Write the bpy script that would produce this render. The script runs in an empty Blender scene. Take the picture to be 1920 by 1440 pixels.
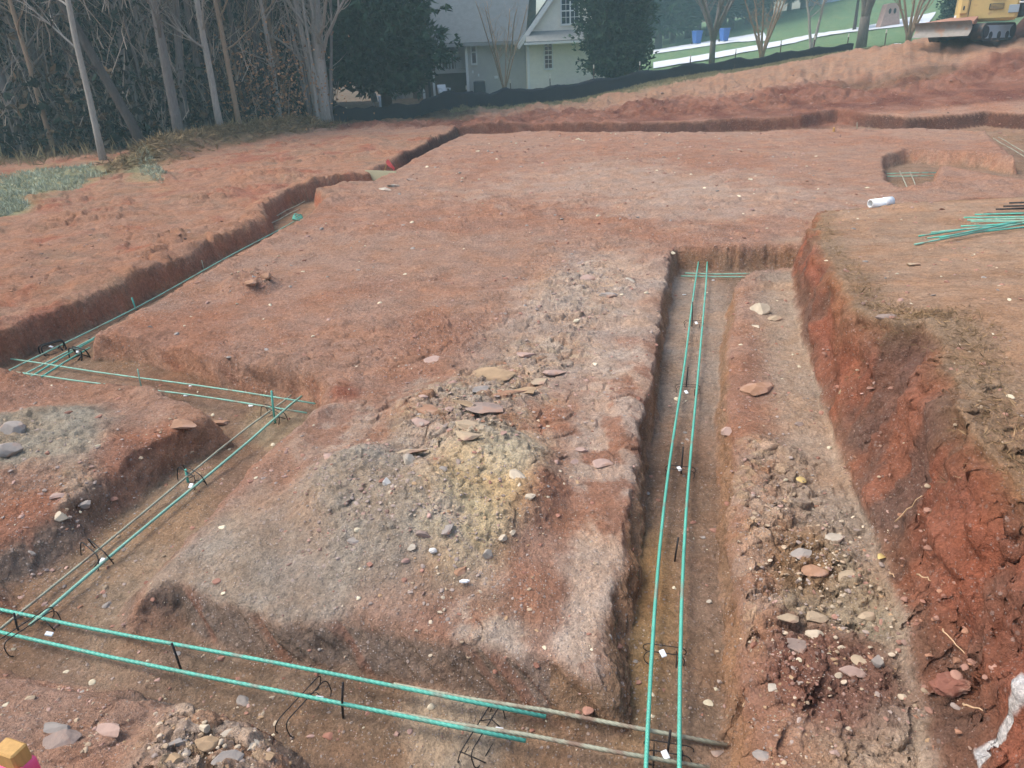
import bpy, math, random
import numpy as np
from mathutils import Vector, Matrix
random.seed(7); rng = np.random.default_rng(7)
SC = bpy.context.scene
COL = SC.collection

# ------------------------------------------------------------------ camera
FPX = 1340.0; TH = math.radians(24.76); PH = 0.045; CZ = 2.2
_f = np.array([0, math.cos(TH), -math.sin(TH)])
_r0 = np.array([1.0, 0, 0]); _u0 = np.array([0, math.sin(TH), math.cos(TH)])
_R = math.cos(PH) * _r0 - math.sin(PH) * _u0
_U = math.cos(PH) * _u0 + math.sin(PH) * _r0
cam = bpy.data.cameras.new("camera"); camo = bpy.data.objects.new("camera", cam); COL.objects.link(camo)
cam.sensor_width = 36; cam.lens = FPX / 1920 * 36; cam.clip_start = 0.05; cam.clip_end = 1500
camo.matrix_world = Matrix(((_R[0], _U[0], -_f[0], 0), (_R[1], _U[1], -_f[1], 0), (_R[2], _U[2], -_f[2], CZ), (0, 0, 0, 1)))
SC.camera = camo

# ------------------------------------------------------------------ light
W = bpy.data.worlds.new("World"); SC.world = W; W.use_nodes = True
nt = W.node_tree; bg = nt.nodes["Background"]
sky = nt.nodes.new("ShaderNodeTexSky"); sky.sky_type = 'NISHITA'; sky.sun_disc = False
SUN_EL, SUN_AZ = math.radians(56), math.radians(-84)      # azimuth from +Y, to the left
sky.sun_elevation = SUN_EL; sky.sun_rotation = SUN_AZ
sky.air_density = 1.0; sky.dust_density = 4.0; sky.ozone_density = 1.0
nt.links.new(sky.outputs[0], bg.inputs[0]); bg.inputs[1].default_value = 0.15
sl = bpy.data.lights.new("sun", 'SUN'); sl.energy = 1.0; sl.angle = math.radians(28); sl.color = (1.0, 0.96, 0.9)
so = bpy.data.objects.new("sun", sl); COL.objects.link(so)
_sd = Vector((math.sin(SUN_AZ) * math.cos(SUN_EL), math.cos(SUN_AZ) * math.cos(SUN_EL), math.sin(SUN_EL)))
so.rotation_euler = _sd.to_track_quat('Z', 'Y').to_euler(); so.location = (0, 0, 30)
vs = SC.view_settings; vs.view_transform = 'Standard'; vs.look = 'None'; vs.gamma = 1; vs.use_curve_mapping = False
vs.exposure = 1.06
try:
    SC.cycles.use_denoising = True; SC.cycles.volume_bounces = 1; SC.cycles.max_bounces = 6
    SC.cycles.transparent_max_bounces = 8
except Exception: pass

# ------------------------------------------------------------------ pixel <-> world
def ray(px, py): return _f * FPX + _R * (px - 960) - _U * (py - 720)
def P(px, py, z=0.0):
    v = ray(px, py); t = (z - CZ) / v[2]; return np.array([v[0] * t, v[1] * t, z])
def PD(px, py, Y):
    v = ray(px, py); t = Y / v[1]; return np.array([v[0] * t, Y, CZ + v[2] * t])
def PL(pts, z=0.0): return np.array([P(a, b, z)[:2] for a, b in pts])

# ------------------------------------------------------------------ noise
def h2(ix, iy, s):
    h = (ix * 374761393 + iy * 668265263 + s * 974634541) & 0xffffffff
    h = ((h ^ (h >> 13)) * 1274126177) & 0xffffffff
    return ((h ^ (h >> 16)) & 0xffffff) / 16777216.0
def vn(x, y, s=0):
    ix = np.floor(x).astype(np.int64); iy = np.floor(y).astype(np.int64)
    fx = x - ix; fy = y - iy
    fx = fx * fx * fx * (fx * (fx * 6 - 15) + 10); fy = fy * fy * fy * (fy * (fy * 6 - 15) + 10)
    a = h2(ix, iy, s); b = h2(ix + 1, iy, s); c = h2(ix, iy + 1, s); d = h2(ix + 1, iy + 1, s)
    return (a + (b - a) * fx) + ((c + (d - c) * fx) - (a + (b - a) * fx)) * fy
def fbm(x, y, s=0, o=4, g=0.5):
    t = 0; a = 1; n = 0
    for i in range(o):
        t = t + a * (vn(x, y, s + i * 17) * 2 - 1); n += a
        a *= g; x, y = (x * 1.6 - y * 1.2) + 3.7, (x * 1.2 + y * 1.6) + 9.1
    return t / n
def worley(x, y, s=0):
    ix = np.floor(x).astype(np.int64); iy = np.floor(y).astype(np.int64)
    f1 = np.full(x.shape, 9.0); f2 = np.full(x.shape, 9.0); cid = np.zeros(x.shape)
    for dx in (-1, 0, 1):
        for dy in (-1, 0, 1):
            cx = ix + dx; cy = iy + dy
            px = cx + h2(cx, cy, s); py = cy + h2(cx, cy, s + 5)
            d = np.hypot(px - x, py - y); c = h2(cx, cy, s + 11)
            near = d < f1
            f2 = np.where(near, f1, np.minimum(f2, d)); cid = np.where(near, c, cid); f1 = np.where(near, d, f1)
    return f1, f2, cid
def sstep(a, b, x):
    t = np.clip((x - a) / (b - a), 0, 1); return t * t * (3 - 2 * t)
def sdf(poly, x, y):
    d = np.full(x.shape, 1e9); ins = np.zeros(x.shape, bool); n = len(poly)
    for i in range(n):
        ax, ay = poly[i]; bx, by = poly[(i + 1) % n]
        ex, ey = bx - ax, by - ay; L = ex * ex + ey * ey + 1e-12
        t = np.clip(((x - ax) * ex + (y - ay) * ey) / L, 0, 1)
        d = np.minimum(d, (x - ax - t * ex) ** 2 + (y - ay - t * ey) ** 2)
        c = ((ay > y) != (by > y))
        with np.errstate(divide='ignore', invalid='ignore'):
            ins ^= c & (x < ex * (y - ay) / (ey if abs(ey) > 1e-12 else 1e-12) + ax)
    d = np.sqrt(d); return np.where(ins, d, -d)
def polydist(line, x, y):
    d = np.full(x.shape, 1e9); s = np.zeros(x.shape); acc = 0
    for (ax, ay), (bx, by) in zip(line[:-1], line[1:]):
        ex, ey = bx - ax, by - ay; L = math.hypot(ex, ey)
        t = np.clip(((x - ax) * ex + (y - ay) * ey) / (L * L), 0, 1)
        dd = np.hypot(x - ax - t * ex, y - ay - t * ey)
        s = np.where(dd < d, acc + t * L, s); d = np.minimum(d, dd); acc += L
    return d, s

# ------------------------------------------------------------------ terrain: base surface from surveyed levels
CP = []
for q in [(300, 560), (620, 600), (900, 800), (1000, 1000), (1150, 700), (700, 460), (1000, 400), (1300, 420), (900, 300), (1300, 300),
          (1600, 300), (1800, 280), (500, 1050), (800, 1100), (200, 900), (0, 800), (1250, 900), (1250, 1250), (1450, 700), (1500, 1000), (1450, 1300)]:
    CP.append(P(*q, 0.0))
for a, b, z in [(870, 238, .02), (1000, 235, .05), (1270, 232, .05), (1500, 226, .08), (1700, 229, .1), (1850, 226, .1), (1990, 226, .15),
                (0, 640, .05), (240, 540, .05), (500, 400, .05), (760, 285, .03), (0, 500, .08), (300, 400, .08), (500, 310, .06), (0, 400, .05),
                (0, 310, 0), (200, 292, .05), (400, 262, .08), (600, 240, .05), (-400, 400, .1), (-400, 700, .1),
                (0, 1290, .0), (200, 1340, .02), (0, 1440, .12), (400, 1400, .0), (-300, 1300, .1), (500, 1500, .05), (1750, 352, .0), (1690, 362, .0), (1850, 335, .02), (1920, 380, .12), (1720, 280, 0.0)]:
    CP.append(P(a, b, z))
for a, b, D in [(1060, 212, 28), (1200, 192, 28.5), (1350, 171, 28.5), (1500, 160, 28), (1640, 148, 27.5), (1740, 122, 27.5), (1920, 100, 27),
                (625, 232, 30), (740, 226, 31.5), (850, 208, 33), (985, 200, 35), (1100, 184, 36), (1230, 153, 37), (1400, 130, 38), (1500, 112, 38), (1600, 97, 38.5), (1690, 84, 39),
                (1850, 77, 30), (1720, 84, 31), (1980, 66, 30),
                (985, 170, 45), (860, 182, 45), (1080, 156, 45), (1230, 122, 55), (1400, 96, 56), (1550, 76, 57), (1750, 42, 58), (1950, 10, 60),
                (1305, 88, 70), (1450, 62, 72), (1700, 6, 80), (1900, -40, 84), (700, 190, 60), (300, 200, 45), (-200, 230, 40), (800, 150, 90), (1250, 70, 100), (300, 150, 90)]:
    CP.append(PD(a, b, D))
for q in [(0, -1.2, .55), (1.5, -1.0, .6), (-1.5, -.8, .5), (-.8, .7, .42), (4, 0, .8), (0, -8, .8), (-12, -4, .4), (12, -6, 1.0), (14, 12, .35), (16, 22, .8), (-25, 10, .1), (-40, 40, .5), (60, 40, 5), (50, 90, 8)]:
    CP.append(np.array(q, float))
CP = np.array(CP)
def _phi(d2): return np.sqrt(d2 + 1.2)
_A = _phi((CP[:, None, 0] - CP[None, :, 0]) ** 2 + (CP[:, None, 1] - CP[None, :, 1]) ** 2) + 0 * np.eye(len(CP))
_A -= 0.03 * np.eye(len(CP))
_PP = np.c_[np.ones(len(CP)), CP[:, :2]]
_M = np.block([[_A, _PP], [_PP.T, np.zeros((3, 3))]])
_W = np.linalg.solve(_M, np.r_[CP[:, 2], 0, 0, 0])
def base(x, y):
    z = _W[-3] + _W[-2] * x + _W[-1] * y
    for i in range(len(CP)):
        z = z + _W[i] * _phi((x - CP[i, 0]) ** 2 + (y - CP[i, 1]) ** 2)
    r = np.hypot(x, y); k = sstep(95, 150, r)
    return z * (1 - k) + 5.0 * k

FLOOR = -0.25
TRENCH = [PL(p) for p in [
 [(1268, 470), (1500, 467), (1600, 462), (1600, 520), (1480, 510), (1405, 517), (1374, 545), (1364, 640), (1358, 800), (1364, 900), (1374, 1050), (1385, 1200), (1390, 1440), (1395, 1750),
  (1150, 1750), (1138, 1290), (1156, 1130), (1184, 1000), (1200, 850), (1229, 700), (1244, 560), (1262, 500)],
 [(-600, 1030), (0, 1060), (150, 1065), (245, 1108), (330, 1085), (420, 1122), (520, 1152), (640, 1150), (740, 1168), (850, 1196), (1000, 1236), (1130, 1268), (1180, 1265), (1400, 1300), (1392, 1440), (1395, 1750), (760, 1800),
  (640, 1500), (560, 1415), (420, 1335), (300, 1290), (150, 1268), (0, 1252), (-500, 1190)],
 [(235, 1125), (262, 1068), (335, 1003), (398, 942), (468, 872), (532, 818), (596, 758), (600, 728), (560, 702), (450, 708), (330, 745), (415, 775), (365, 795), (292, 832), (232, 880), (165, 925), (90, 978), (0, 1025), (-60, 1045), (-60, 1150), (200, 1170)],
 [(-300, 645), (0, 650), (120, 640), (175, 635), (250, 640), (330, 652), (450, 682), (560, 692), (612, 722), (596, 755), (520, 775), (430, 795), (330, 745), (280, 722), (0, 703), (-300, 690)],
 [(-250, 750), (0, 640), (100, 602), (240, 545), (380, 470), (500, 415), (502, 396), (540, 362), (600, 345), (690, 328), (760, 292), (830, 256), (858, 240), (1000, 236), (1270, 233), (1500, 227), (1570, 222), (1700, 231), (1850, 227), (1990, 235),
  (1990, 380), (1920, 315), (1850, 250), (1730, 244), (1560, 246), (1300, 248), (1000, 250), (872, 253), (830, 272), (700, 342), (640, 350), (590, 362), (612, 380), (540, 430), (380, 515), (250, 590), (175, 635), (0, 705), (-250, 830)],
 [(1655, 292), (1700, 283), (1850, 290), (1920, 305), (1990, 330), (1990, 372), (1920, 345), (1760, 312), (1745, 345), (1690, 352), (1662, 335)],
]]
_bt = [(1549, 400, .04), (1531, 418, .2), (1546, 452, .42), (1585, 512, .6), (1612, 578, .7), (1680, 602, .75), (1760, 594, .8), (1808, 640, .8), (1830, 740, .8), (1852, 830, .8), (1925, 900, .78), (2080, 1040, .72), (2200, 1440, .7)]
_bb = [(1540, 398, 0), (1505, 445, 0), (1479, 520, 0), (1492, 600, 0), (1530, 740, 0), (1560, 870, 0), (1640, 1050, -.03), (1662, 1250, -.1), (1690, 1440, -.1), (1720, 1800, 0)]
BTOP = np.array([P(*q)[:2] for q in _bt] + [[4, -3], [12, -3], [12, 9.5], list(P(1700, 385, .2)[:2]), list(P(1600, 390, .1)[:2])])
BBOT = np.array([P(*q)[:2] for q in _bb] + [[3, -3], [12.5, -3], [12.5, 10], list(P(1700, 375, .1)[:2]), list(P(1600, 385, .1)[:2])])
_bc = np.array([P(*q) for q in _bt] + [P(1648, 390, .22), P(1820, 430, .42), P(1920, 520, .7), P(1750, 500, .6), P(1700, 360, .08), P(1900, 360, .15), P(1920, 700, .82)] + [np.array(q, float) for q in [(6, 4, .9), (6, 0, .9), (10, 2, 1), (10, 8, .6)]])
_bA = np.sqrt((_bc[:, None, 0] - _bc[None, :, 0]) ** 2 + (_bc[:, None, 1] - _bc[None, :, 1]) ** 2 + .3)
_bM = np.block([[_bA, np.ones((len(_bc), 1))], [np.ones((1, len(_bc))), np.zeros((1, 1))]])
_bw = np.linalg.solve(_bM, np.r_[_bc[:, 2], 0])
def bank_z(x, y):
    z = np.full(x.shape, _bw[-1])
    for i in range(len(_bc)): z = z + _bw[i] * np.sqrt((x - _bc[i, 0]) ** 2 + (y - _bc[i, 1]) ** 2 + .3)
    return z

def pc0(x, y):
    a, b, c = worley(x * 3.4, y * 4.2, 41); return c * sstep(.02, .2, b - a)
def blob(x, y, px, py, sx, sy, rot=15, z=0., nz=.35, s=3):
    """soft patch: radii in metres, sy along the trench direction"""
    c = P(px, py, z); a = math.radians(rot); dx = x - c[0]; dy = y - c[1]
    u = (dx * math.cos(a) - dy * math.sin(a)) / sx; v = (dx * math.sin(a) + dy * math.cos(a)) / sy
    r = np.hypot(u, v) + nz * fbm(x * 1.7 + s, y * 1.7 - s, 40 + s, 4, .6)
    return sstep(1.25, .55, r)

TRACKS = [(PL([(560, 780), (650, 680), (760, 560), (840, 470), (960, 360), (1080, 290)]), .30), (PL([(900, 720), (950, 620), (985, 540), (1060, 420), (1160, 310)]), .26),
          (PL([(1090, 640), (1110, 520), (1180, 400), (1300, 300)]), .24), (PL([(700, 400), (860, 370), (1040, 330)]), .25)]
ROADTR = [(np.array([PD(a, b, D)[:2] for a, b, D in [(1300, 168, 30), (1480, 148, 31), (1650, 120, 30.5), (1850, 92, 29), (1990, 75, 28.5)]]), .25),
          (np.array([PD(a, b, D)[:2] for a, b, D in [(1300, 158, 31.5), (1480, 136, 32.5), (1650, 108, 32), (1850, 84, 30)]]), .25)]

def terrain(x, y, fine=True):
    """height and masks at world x, y (arrays)"""
    m = {}
    z = base(x, y); r = np.hypot(x, y)
    n1 = fbm(x * .9, y * .9, 1, 4); n2 = fbm(x * 4.3, y * 4.3, 2, 4); n3 = fbm(x * 16, y * 16, 3, 4, .6)
    z = z + .03 * n1 * sstep(1, 4, r) + .020 * n2
    # undulating wood floor / rough back slope
    back = sstep(24.5, 26.5, y + .12 * x) * sstep(36, 33, y)
    z = z + back * (.24 * fbm(x * .8, y * .8, 9, 5, .6) + .10 * n2 + .10 * (1 - worley(x * 2.2 + n2, y * 2.2, 19)[0]) * sstep(-.1, .3, n1))
    # bank on the right
    jx = .10 * fbm(x * 1.6, y * 1.6, 21, 4, .6); 
    st = sdf(BTOP, x, y) + jx; sb = sdf(BBOT, x, y) + .5 * jx
    t = np.where(st > 0, 1.0, np.where(sb < 0, 0.0, sb / (sb - np.minimum(st, 0) + 1e-6)))
    lump = fbm(x * 3.1, y * 3.1, 23, 4, .6)
    tt = np.clip(t + .22 * lump * t * (1 - t) * 4, 0, 1); tt = .45 * tt + .55 * sstep(0, .85, tt)
    zb = bank_z(x, y) + .02 * n1 + .014 * n2
    z = z + (np.maximum(zb, z) - z) * tt
    m['t'] = t; m['bank'] = sstep(.75, 1, t); m['wall'] = sstep(.03, .2, t) * sstep(1.0, .8, t); m['st'] = st
    # heaps on the pad
    g = blob(x, y, 700, 940, .62, .42, 60, 0, .25, 3) ; g2 = blob(x, y, 905, 930, .40, .62, 10, 0, .25, 5); g3 = blob(x, y, 860, 790, .45, .6, 10, 0, .4, 6)
    m['heap'] = np.maximum(g, g2)
    f1, f2, cid = worley(x * 9 + .4 * n2, y * 9, 6); w1, w2, c2 = worley(x * 22, y * 22 + .3 * n2, 8)
    clod = (.6 * (1 - f1) + .4 * cid); fl = (1 - w1)
    z = z + .09 * g + .08 * g2 + .02 * g3 + m['heap'] * (.045 * clod + .02 * fl) + g3 * (.03 * cid)
    gl = blob(x, y, 30, 850, .7, .6, 40, 0, .4, 8); z = z + gl * (.05 + .05 * clod + .02 * fl)
    gm = blob(x, y, 1090, 560, .55, 1.1, 10, 0, .6, 9); z = z + gm * (.015 + .035 * clod * sstep(.3, .7, cid) + .014 * fl)
    gr = blob(x, y, 1530, 1190, .34, .9, 10, -.03, .5, 10); z = z + gr * (.04 * clod + .02 * fl)
    gn = blob(x, y, 420, 1400, .45, .3, 70, 0, .4, 12); z = z + gn * (.03 + .06 * clod + .02 * fl)
    gp = blob(x, y, 470, 535, .35, .3, 60, 0, .4, 13); z = z + gp * (.08 + .07 * clod)
    # broken shale: a mosaic of flat plates at different heights
    sh = np.maximum.reduce([g3, blob(x, y, 950, 725, .38, .4, 12, 0, .5, 24), .8 * blob(x, y, 1040, 670, .35, .5, 12, 0, .7, 25), .8 * gr, blob(x, y, 1500, 1020, .26, .34, 14, 0, .6, 26), .4 * gm, gn, blob(x, y, 170, 960, .55, .16, 52, 0, .6, 27), .9 * blob(x, y, 1450, 900, .2, .5, 14, 0, .7, 28)])
    a1, a2, ac = worley(x * 8.5 + .5 * n2, y * 11 + .5 * n2, 45); b1, b2, bc = worley(x * 19, y * 23 + .4 * n2, 46)
    edge = sstep(.02, .14, a2 - a1)
    z = z + sh * ((.034 * ac + .02 * (a1 - .4) * (ac - .5)) * edge + .016 * bc * sstep(.02, .12, b2 - b1) * (ac < .55))
    m['sh'] = sh; m['ac'] = np.where(ac < .55, .5 * ac + .5 * bc, ac)
    m.update(g=g, g2=g2, g3=g3, gl=gl, gm=gm, gr=gr, gn=gn)
    lf = sstep(-.9, .3, -(x - (-4.15 + .155 * (y - 7)))) * sstep(26, 23, y); m['lf'] = lf
    z = z + lf * (.09 * fbm(x * 1.1, y * 1.1, 35, 5, .62) + .08 * pc0(x, y) * sstep(0, .4, fbm(x * .6, y * .6, 36, 4, .6)))
    # loose crumbs everywhere
    crumb = sstep(.15, .55, fbm(x * .7, y * .7, 31, 3) + .35 * fbm(x * 5, y * 5, 32, 3))
    m['crumb'] = crumb
    z = z + (.026 * cid * crumb + .009 * fl * crumb) * sstep(.6, 2, r)
    p1, p2, pc = worley(x * 5.5 + .5 * n2, y * 7.5 + .5 * n2, 14); plate = sstep(.05, .4, fbm(x * .55, y * .55, 33, 4, .6) + .1)
    z = z + plate * (.020 * pc * sstep(.02, .12, p2 - p1) + .010 * (1 - p1)) * sstep(.6, 2, r)
    # crawler tracks
    for L, w in TRACKS:
        d, s = polydist(L, x, y)
        k = sstep(w, w * .55, d) * sstep(-.35, .2, fbm(x * 1.3, y * 1.3, 51, 3))
        z = z + k * (.045 * np.abs(np.sin(s * 20 + 2.5 * n2 + 3 * d)) ** .6 - .032)
    for L, w in ROADTR:
        d, s = polydist(L, x, y); z = z - .08 * sstep(w, w * .3, d) + .03 * sstep(w * 2.2, w * 1.2, d) * sstep(w * .6, w * 1.1, d)
    # mounded debris windrow along the wood edge
    d, s = polydist(PL([(240, 322), (330, 290), (400, 272), (480, 262), (560, 246)]), x, y)
    z = z + .38 * sstep(1.1, .1, d) * (.8 + .5 * n1) * sstep(0, 1.5, s); m['windrow'] = sstep(1.3, .5, d + .5 * n1)
    # trenches
    jt = .035 * n1 + .034 * n2 + .010 * n3 * sstep(6, 3, r)
    sd = np.full(x.shape, -99.0)
    for p in TRENCH: sd = np.maximum(sd, sdf(p, x, y))
    sd = sd + jt * sstep(.5, 2, r)
    m['sd'] = sd
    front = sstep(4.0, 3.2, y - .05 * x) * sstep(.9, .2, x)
    run = .08 + .04 * fbm(x * 1.1, y * 1.1, 61, 3) + .12 * front + .02 * sstep(6, 9, y) + .09 * sstep(15, 19, y) + .05 * sstep(-1.3, -1.9, x) * sstep(4.6, 3.8, y)
    fl0 = FLOOR + .05 * sstep(-2.2, -3.2, x) * sstep(13, 11, y) + .055 * sstep(.2, .7, x) * sstep(8.6, 7.6, y) + .04 * sstep(-1.3, -1.9, x) * sstep(4.6, 3.8, y) + .014 * n1 + .010 * n2 + .004 * n3
    near = blob(x, y, 1350, 1380, .3, .5, 10, -.3, .4, 15)
    fl0 = np.where(y > 17, np.maximum(fl0 - .08, z - .36), fl0)
    u = np.clip((sd + run * .35) / run, 0, 1); u = u * u * (3 - 2 * u) * (1 - sstep(.05, .4, t) * (y < 11))
    z = z + (np.minimum(fl0, z) - z) * u
    z = z - .03 * sstep(-.45, 0, sd) * (1 - u) * front
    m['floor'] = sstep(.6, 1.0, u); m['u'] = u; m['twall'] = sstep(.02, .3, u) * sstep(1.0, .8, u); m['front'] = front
    # spoil lip beside trenches
    z = z + .02 * sstep(-.35, -.12, sd) * sstep(0, -.1, sd) * (1 + n1) * (1 - front)
    if fine: z = z + (.006 * n3 + .003 * fbm(x * 55, y * 55, 4, 2)) * (1 - .4 * m['floor'])
    m['n1'] = n1; m['n2'] = n2; m['n3'] = n3; m['cid'] = cid; m['c2'] = c2; m['fl'] = fl
    return z, m
def H(x, y):
    z, _ = terrain(np.array([float(x)]), np.array([float(y)]), False); return float(z[0])
def G(px, py, z0=0.0):
    """the ground point seen at a pixel (few fixed-point steps)"""
    z = z0
    for _ in range(5):
        p = P(px, py, z); z = .5 * z + .5 * H(p[0], p[1]) if _ else H(p[0], p[1])
    p = P(px, py, z); return np.array([p[0], p[1], H(p[0], p[1])])
# ------------------------------------------------------------------ materials
def lin(c):
    c = np.asarray(c, float) / 255.0
    return np.where(c <= .04045, c / 12.92, ((c + .055) / 1.055) ** 2.4)
def new_mat(name):
    m = bpy.data.materials.new(name); m.use_nodes = True; return m, m.node_tree.nodes, m.node_tree.links, m.node_tree.nodes["Principled BSDF"]
def mat(name, rgb, rough=.8, var=.15, scale=8.0, metal=0.0, bump=0.0, bscale=40.0, spec=.3, attr=None, dirt=None, stretch=None):
    """plain painted / natural surface with noise variation of its own colour"""
    m, N, L, b = new_mat(name)
    tc = N.new("ShaderNodeTexCoord"); src = tc.outputs["Object"]
    if stretch:
        mp = N.new("ShaderNodeMapping"); mp.inputs["Scale"].default_value = stretch; L.new(src, mp.inputs[0]); src = mp.outputs[0]
    nz = N.new("ShaderNodeTexNoise"); nz.inputs["Scale"].default_value = scale; nz.inputs["Detail"].default_value = 5; nz.inputs["Roughness"].default_value = .6
    L.new(src, nz.inputs["Vector"])
    mr = N.new("ShaderNodeMapRange"); mr.inputs[1].default_value = .3; mr.inputs[2].default_value = .7
    mr.inputs[3].default_value = 1 - var; mr.inputs[4].default_value = 1 + var; L.new(nz.outputs[0], mr.inputs[0])
    mx = N.new("ShaderNodeVectorMath"); mx.operation = 'SCALE'; L.new(mr.outputs[0], mx.inputs["Scale"])
    if attr:
        at = N.new("ShaderNodeAttribute"); at.attribute_name = attr; L.new(at.outputs["Color"], mx.inputs[0])
    else:
        mx.inputs[0].default_value = tuple(lin(rgb))
    out = mx.outputs[0]
    if dirt:
        n2 = N.new("ShaderNodeTexNoise"); n2.inputs["Scale"].default_value = dirt[1]; n2.inputs["Detail"].default_value = 6; L.new(tc.outputs["Object"], n2.inputs["Vector"])
        r2 = N.new("ShaderNodeMapRange"); r2.inputs[1].default_value = dirt[2]; r2.inputs[2].default_value = dirt[2] + .15; L.new(n2.outputs[0], r2.inputs[0])
        mi = N.new("ShaderNodeMix"); mi.data_type = 'RGBA'; L.new(r2.outputs[0], mi.inputs[0]); L.new(out, mi.inputs[6]); mi.inputs[7].default_value = (*lin(dirt[0]), 1); out = mi.outputs[2]
    L.new(out, b.inputs["Base Color"])
    b.inputs["Roughness"].default_value = rough; b.inputs["Metallic"].default_value = metal; b.inputs["Specular IOR Level"].default_value = spec
    if bump:
        n3 = N.new("ShaderNodeTexNoise"); n3.inputs["Scale"].default_value = bscale; n3.inputs["Detail"].default_value = 4; L.new(src, n3.inputs["Vector"])
        bp = N.new("ShaderNodeBump"); bp.inputs["Strength"].default_value = 1; bp.inputs["Distance"].default_value = bump; L.new(n3.outputs[0], bp.inputs["Height"]); L.new(bp.outputs[0], b.inputs["Normal"])
    return m

def ground_mat():
    m, N, L, b = new_mat("clay_soil")
    tc = N.new("ShaderNodeTexCoord"); O = tc.outputs["Object"]
    at = N.new("ShaderNodeAttribute"); at.attribute_name = "Col"
    sp = N.new("ShaderNodeAttribute"); sp.attribute_name = "Mask"      # R grit, G grass
    sx = N.new("ShaderNodeSeparateColor"); L.new(sp.outputs["Color"], sx.inputs[0])
    def noise(s, d=5, r=.6):
        n = N.new("ShaderNodeTexNoise"); n.inputs["Scale"].default_value = s; n.inputs["Detail"].default_value = d; n.inputs["Roughness"].default_value = r; L.new(O, n.inputs["Vector"]); return n
    def mapr(v, a, c, lo, hi):
        r = N.new("ShaderNodeMapRange"); r.inputs[1].default_value = a; r.inputs[2].default_value = c; r.inputs[3].default_value = lo; r.inputs[4].default_value = hi; L.new(v, r.inputs[0]); return r.outputs[0]
    def math_(op, a, c):
        n = N.new("ShaderNodeMath"); n.operation = op
        for i, q in enumerate((a, c)):
            if isinstance(q, (int, float)): n.inputs[i].default_value = q
            else: L.new(q, n.inputs[i])
        return n.outputs[0]
    na = noise(3.5, 8, .68); nb = noise(22, 6, .7); nc = noise(90, 4, .7); nd = noise(260, 2, .6)
    v = math_('MULTIPLY', mapr(na.outputs[0], .28, .72, .76, 1.22), mapr(nb.outputs[0], .28, .72, .70, 1.28))
    v = math_('MULTIPLY', v, mapr(nc.outputs[0], .28, .72, .66, 1.34))
    s1 = N.new("ShaderNodeVectorMath"); s1.operation = 'SCALE'; L.new(at.outputs["Color"], s1.inputs[0]); L.new(v, s1.inputs["Scale"])
    # hue drift: rust and grey films
    mi = N.new("ShaderNodeMix"); mi.data_type = 'RGBA'; mi.blend_type = 'MULTIPLY'; L.new(s1.outputs[0], mi.inputs[6]); mi.inputs[7].default_value = (1.10, .94, .80, 1)
    L.new(mapr(noise(1.9, 6, .65).outputs[0], .42, .62, 0, .8), mi.inputs[0])
    # pale grit: tiny stones scattered in the soil
    def grit(scale, thr, col, prev, amt):
        vo = N.new("ShaderNodeTexVoronoi"); vo.inputs["Scale"].default_value = scale; vo.inputs["Randomness"].default_value = 1; L.new(O, vo.inputs["Vector"])
        sc = N.new("ShaderNodeSeparateColor"); L.new(vo.outputs["Color"], sc.inputs[0])
        k = math_('MULTIPLY', mapr(vo.outputs["Distance"], .34, .24, 0, 1), mapr(sc.outputs[0], thr, thr + .03, 0, 1))
        k = math_('MULTIPLY', k, sx.outputs[0]); k = math_('MULTIPLY', k, amt)
        mm = N.new("ShaderNodeMix"); mm.data_type = 'RGBA'; L.new(k, mm.inputs[0]); L.new(prev, mm.inputs[6])
        cv = N.new("ShaderNodeMix"); cv.data_type = 'RGBA'; L.new(sc.outputs[1], cv.inputs[0]); cv.inputs[6].default_value = (*lin(col), 1); cv.inputs[7].default_value = (*(lin(col) * .5), 1)
        L.new(cv.outputs[2], mm.inputs[7]); return mm.outputs[2], k
    c, k1 = grit(38, .80, (196, 178, 166), mi.outputs[2], .85)
    c, k2 = grit(85, .70, (214, 200, 190), c, .85)
    L.new(c, b.inputs["Base Color"])
    b.inputs["Roughness"].default_value = .95; b.inputs["Specular IOR Level"].default_value = .12
    h = math_('MULTIPLY', nb.outputs[0], .020)
    h = math_('ADD', h, math_('MULTIPLY', nc.outputs[0], .010))
    h = math_('ADD', h, math_('MULTIPLY', nd.outputs[0], .004))
    vo = N.new("ShaderNodeTexVoronoi"); vo.inputs["Scale"].default_value = 30; vo.feature = 'F1'; L.new(O, vo.inputs["Vector"])
    h = math_('ADD', h, math_('MULTIPLY', math_('MULTIPLY', vo.outputs["Distance"], sx.outputs[0]), -.010))
    h = math_('ADD', h, math_('MULTIPLY', math_('ADD', k1, k2), .006))
    bp = N.new("ShaderNodeBump"); bp.inputs["Strength"].default_value = 1.0; bp.inputs["Distance"].default_value = 1.5; L.new(h, bp.inputs["Height"]); L.new(bp.outputs[0], b.inputs["Normal"])
    return m

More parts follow.
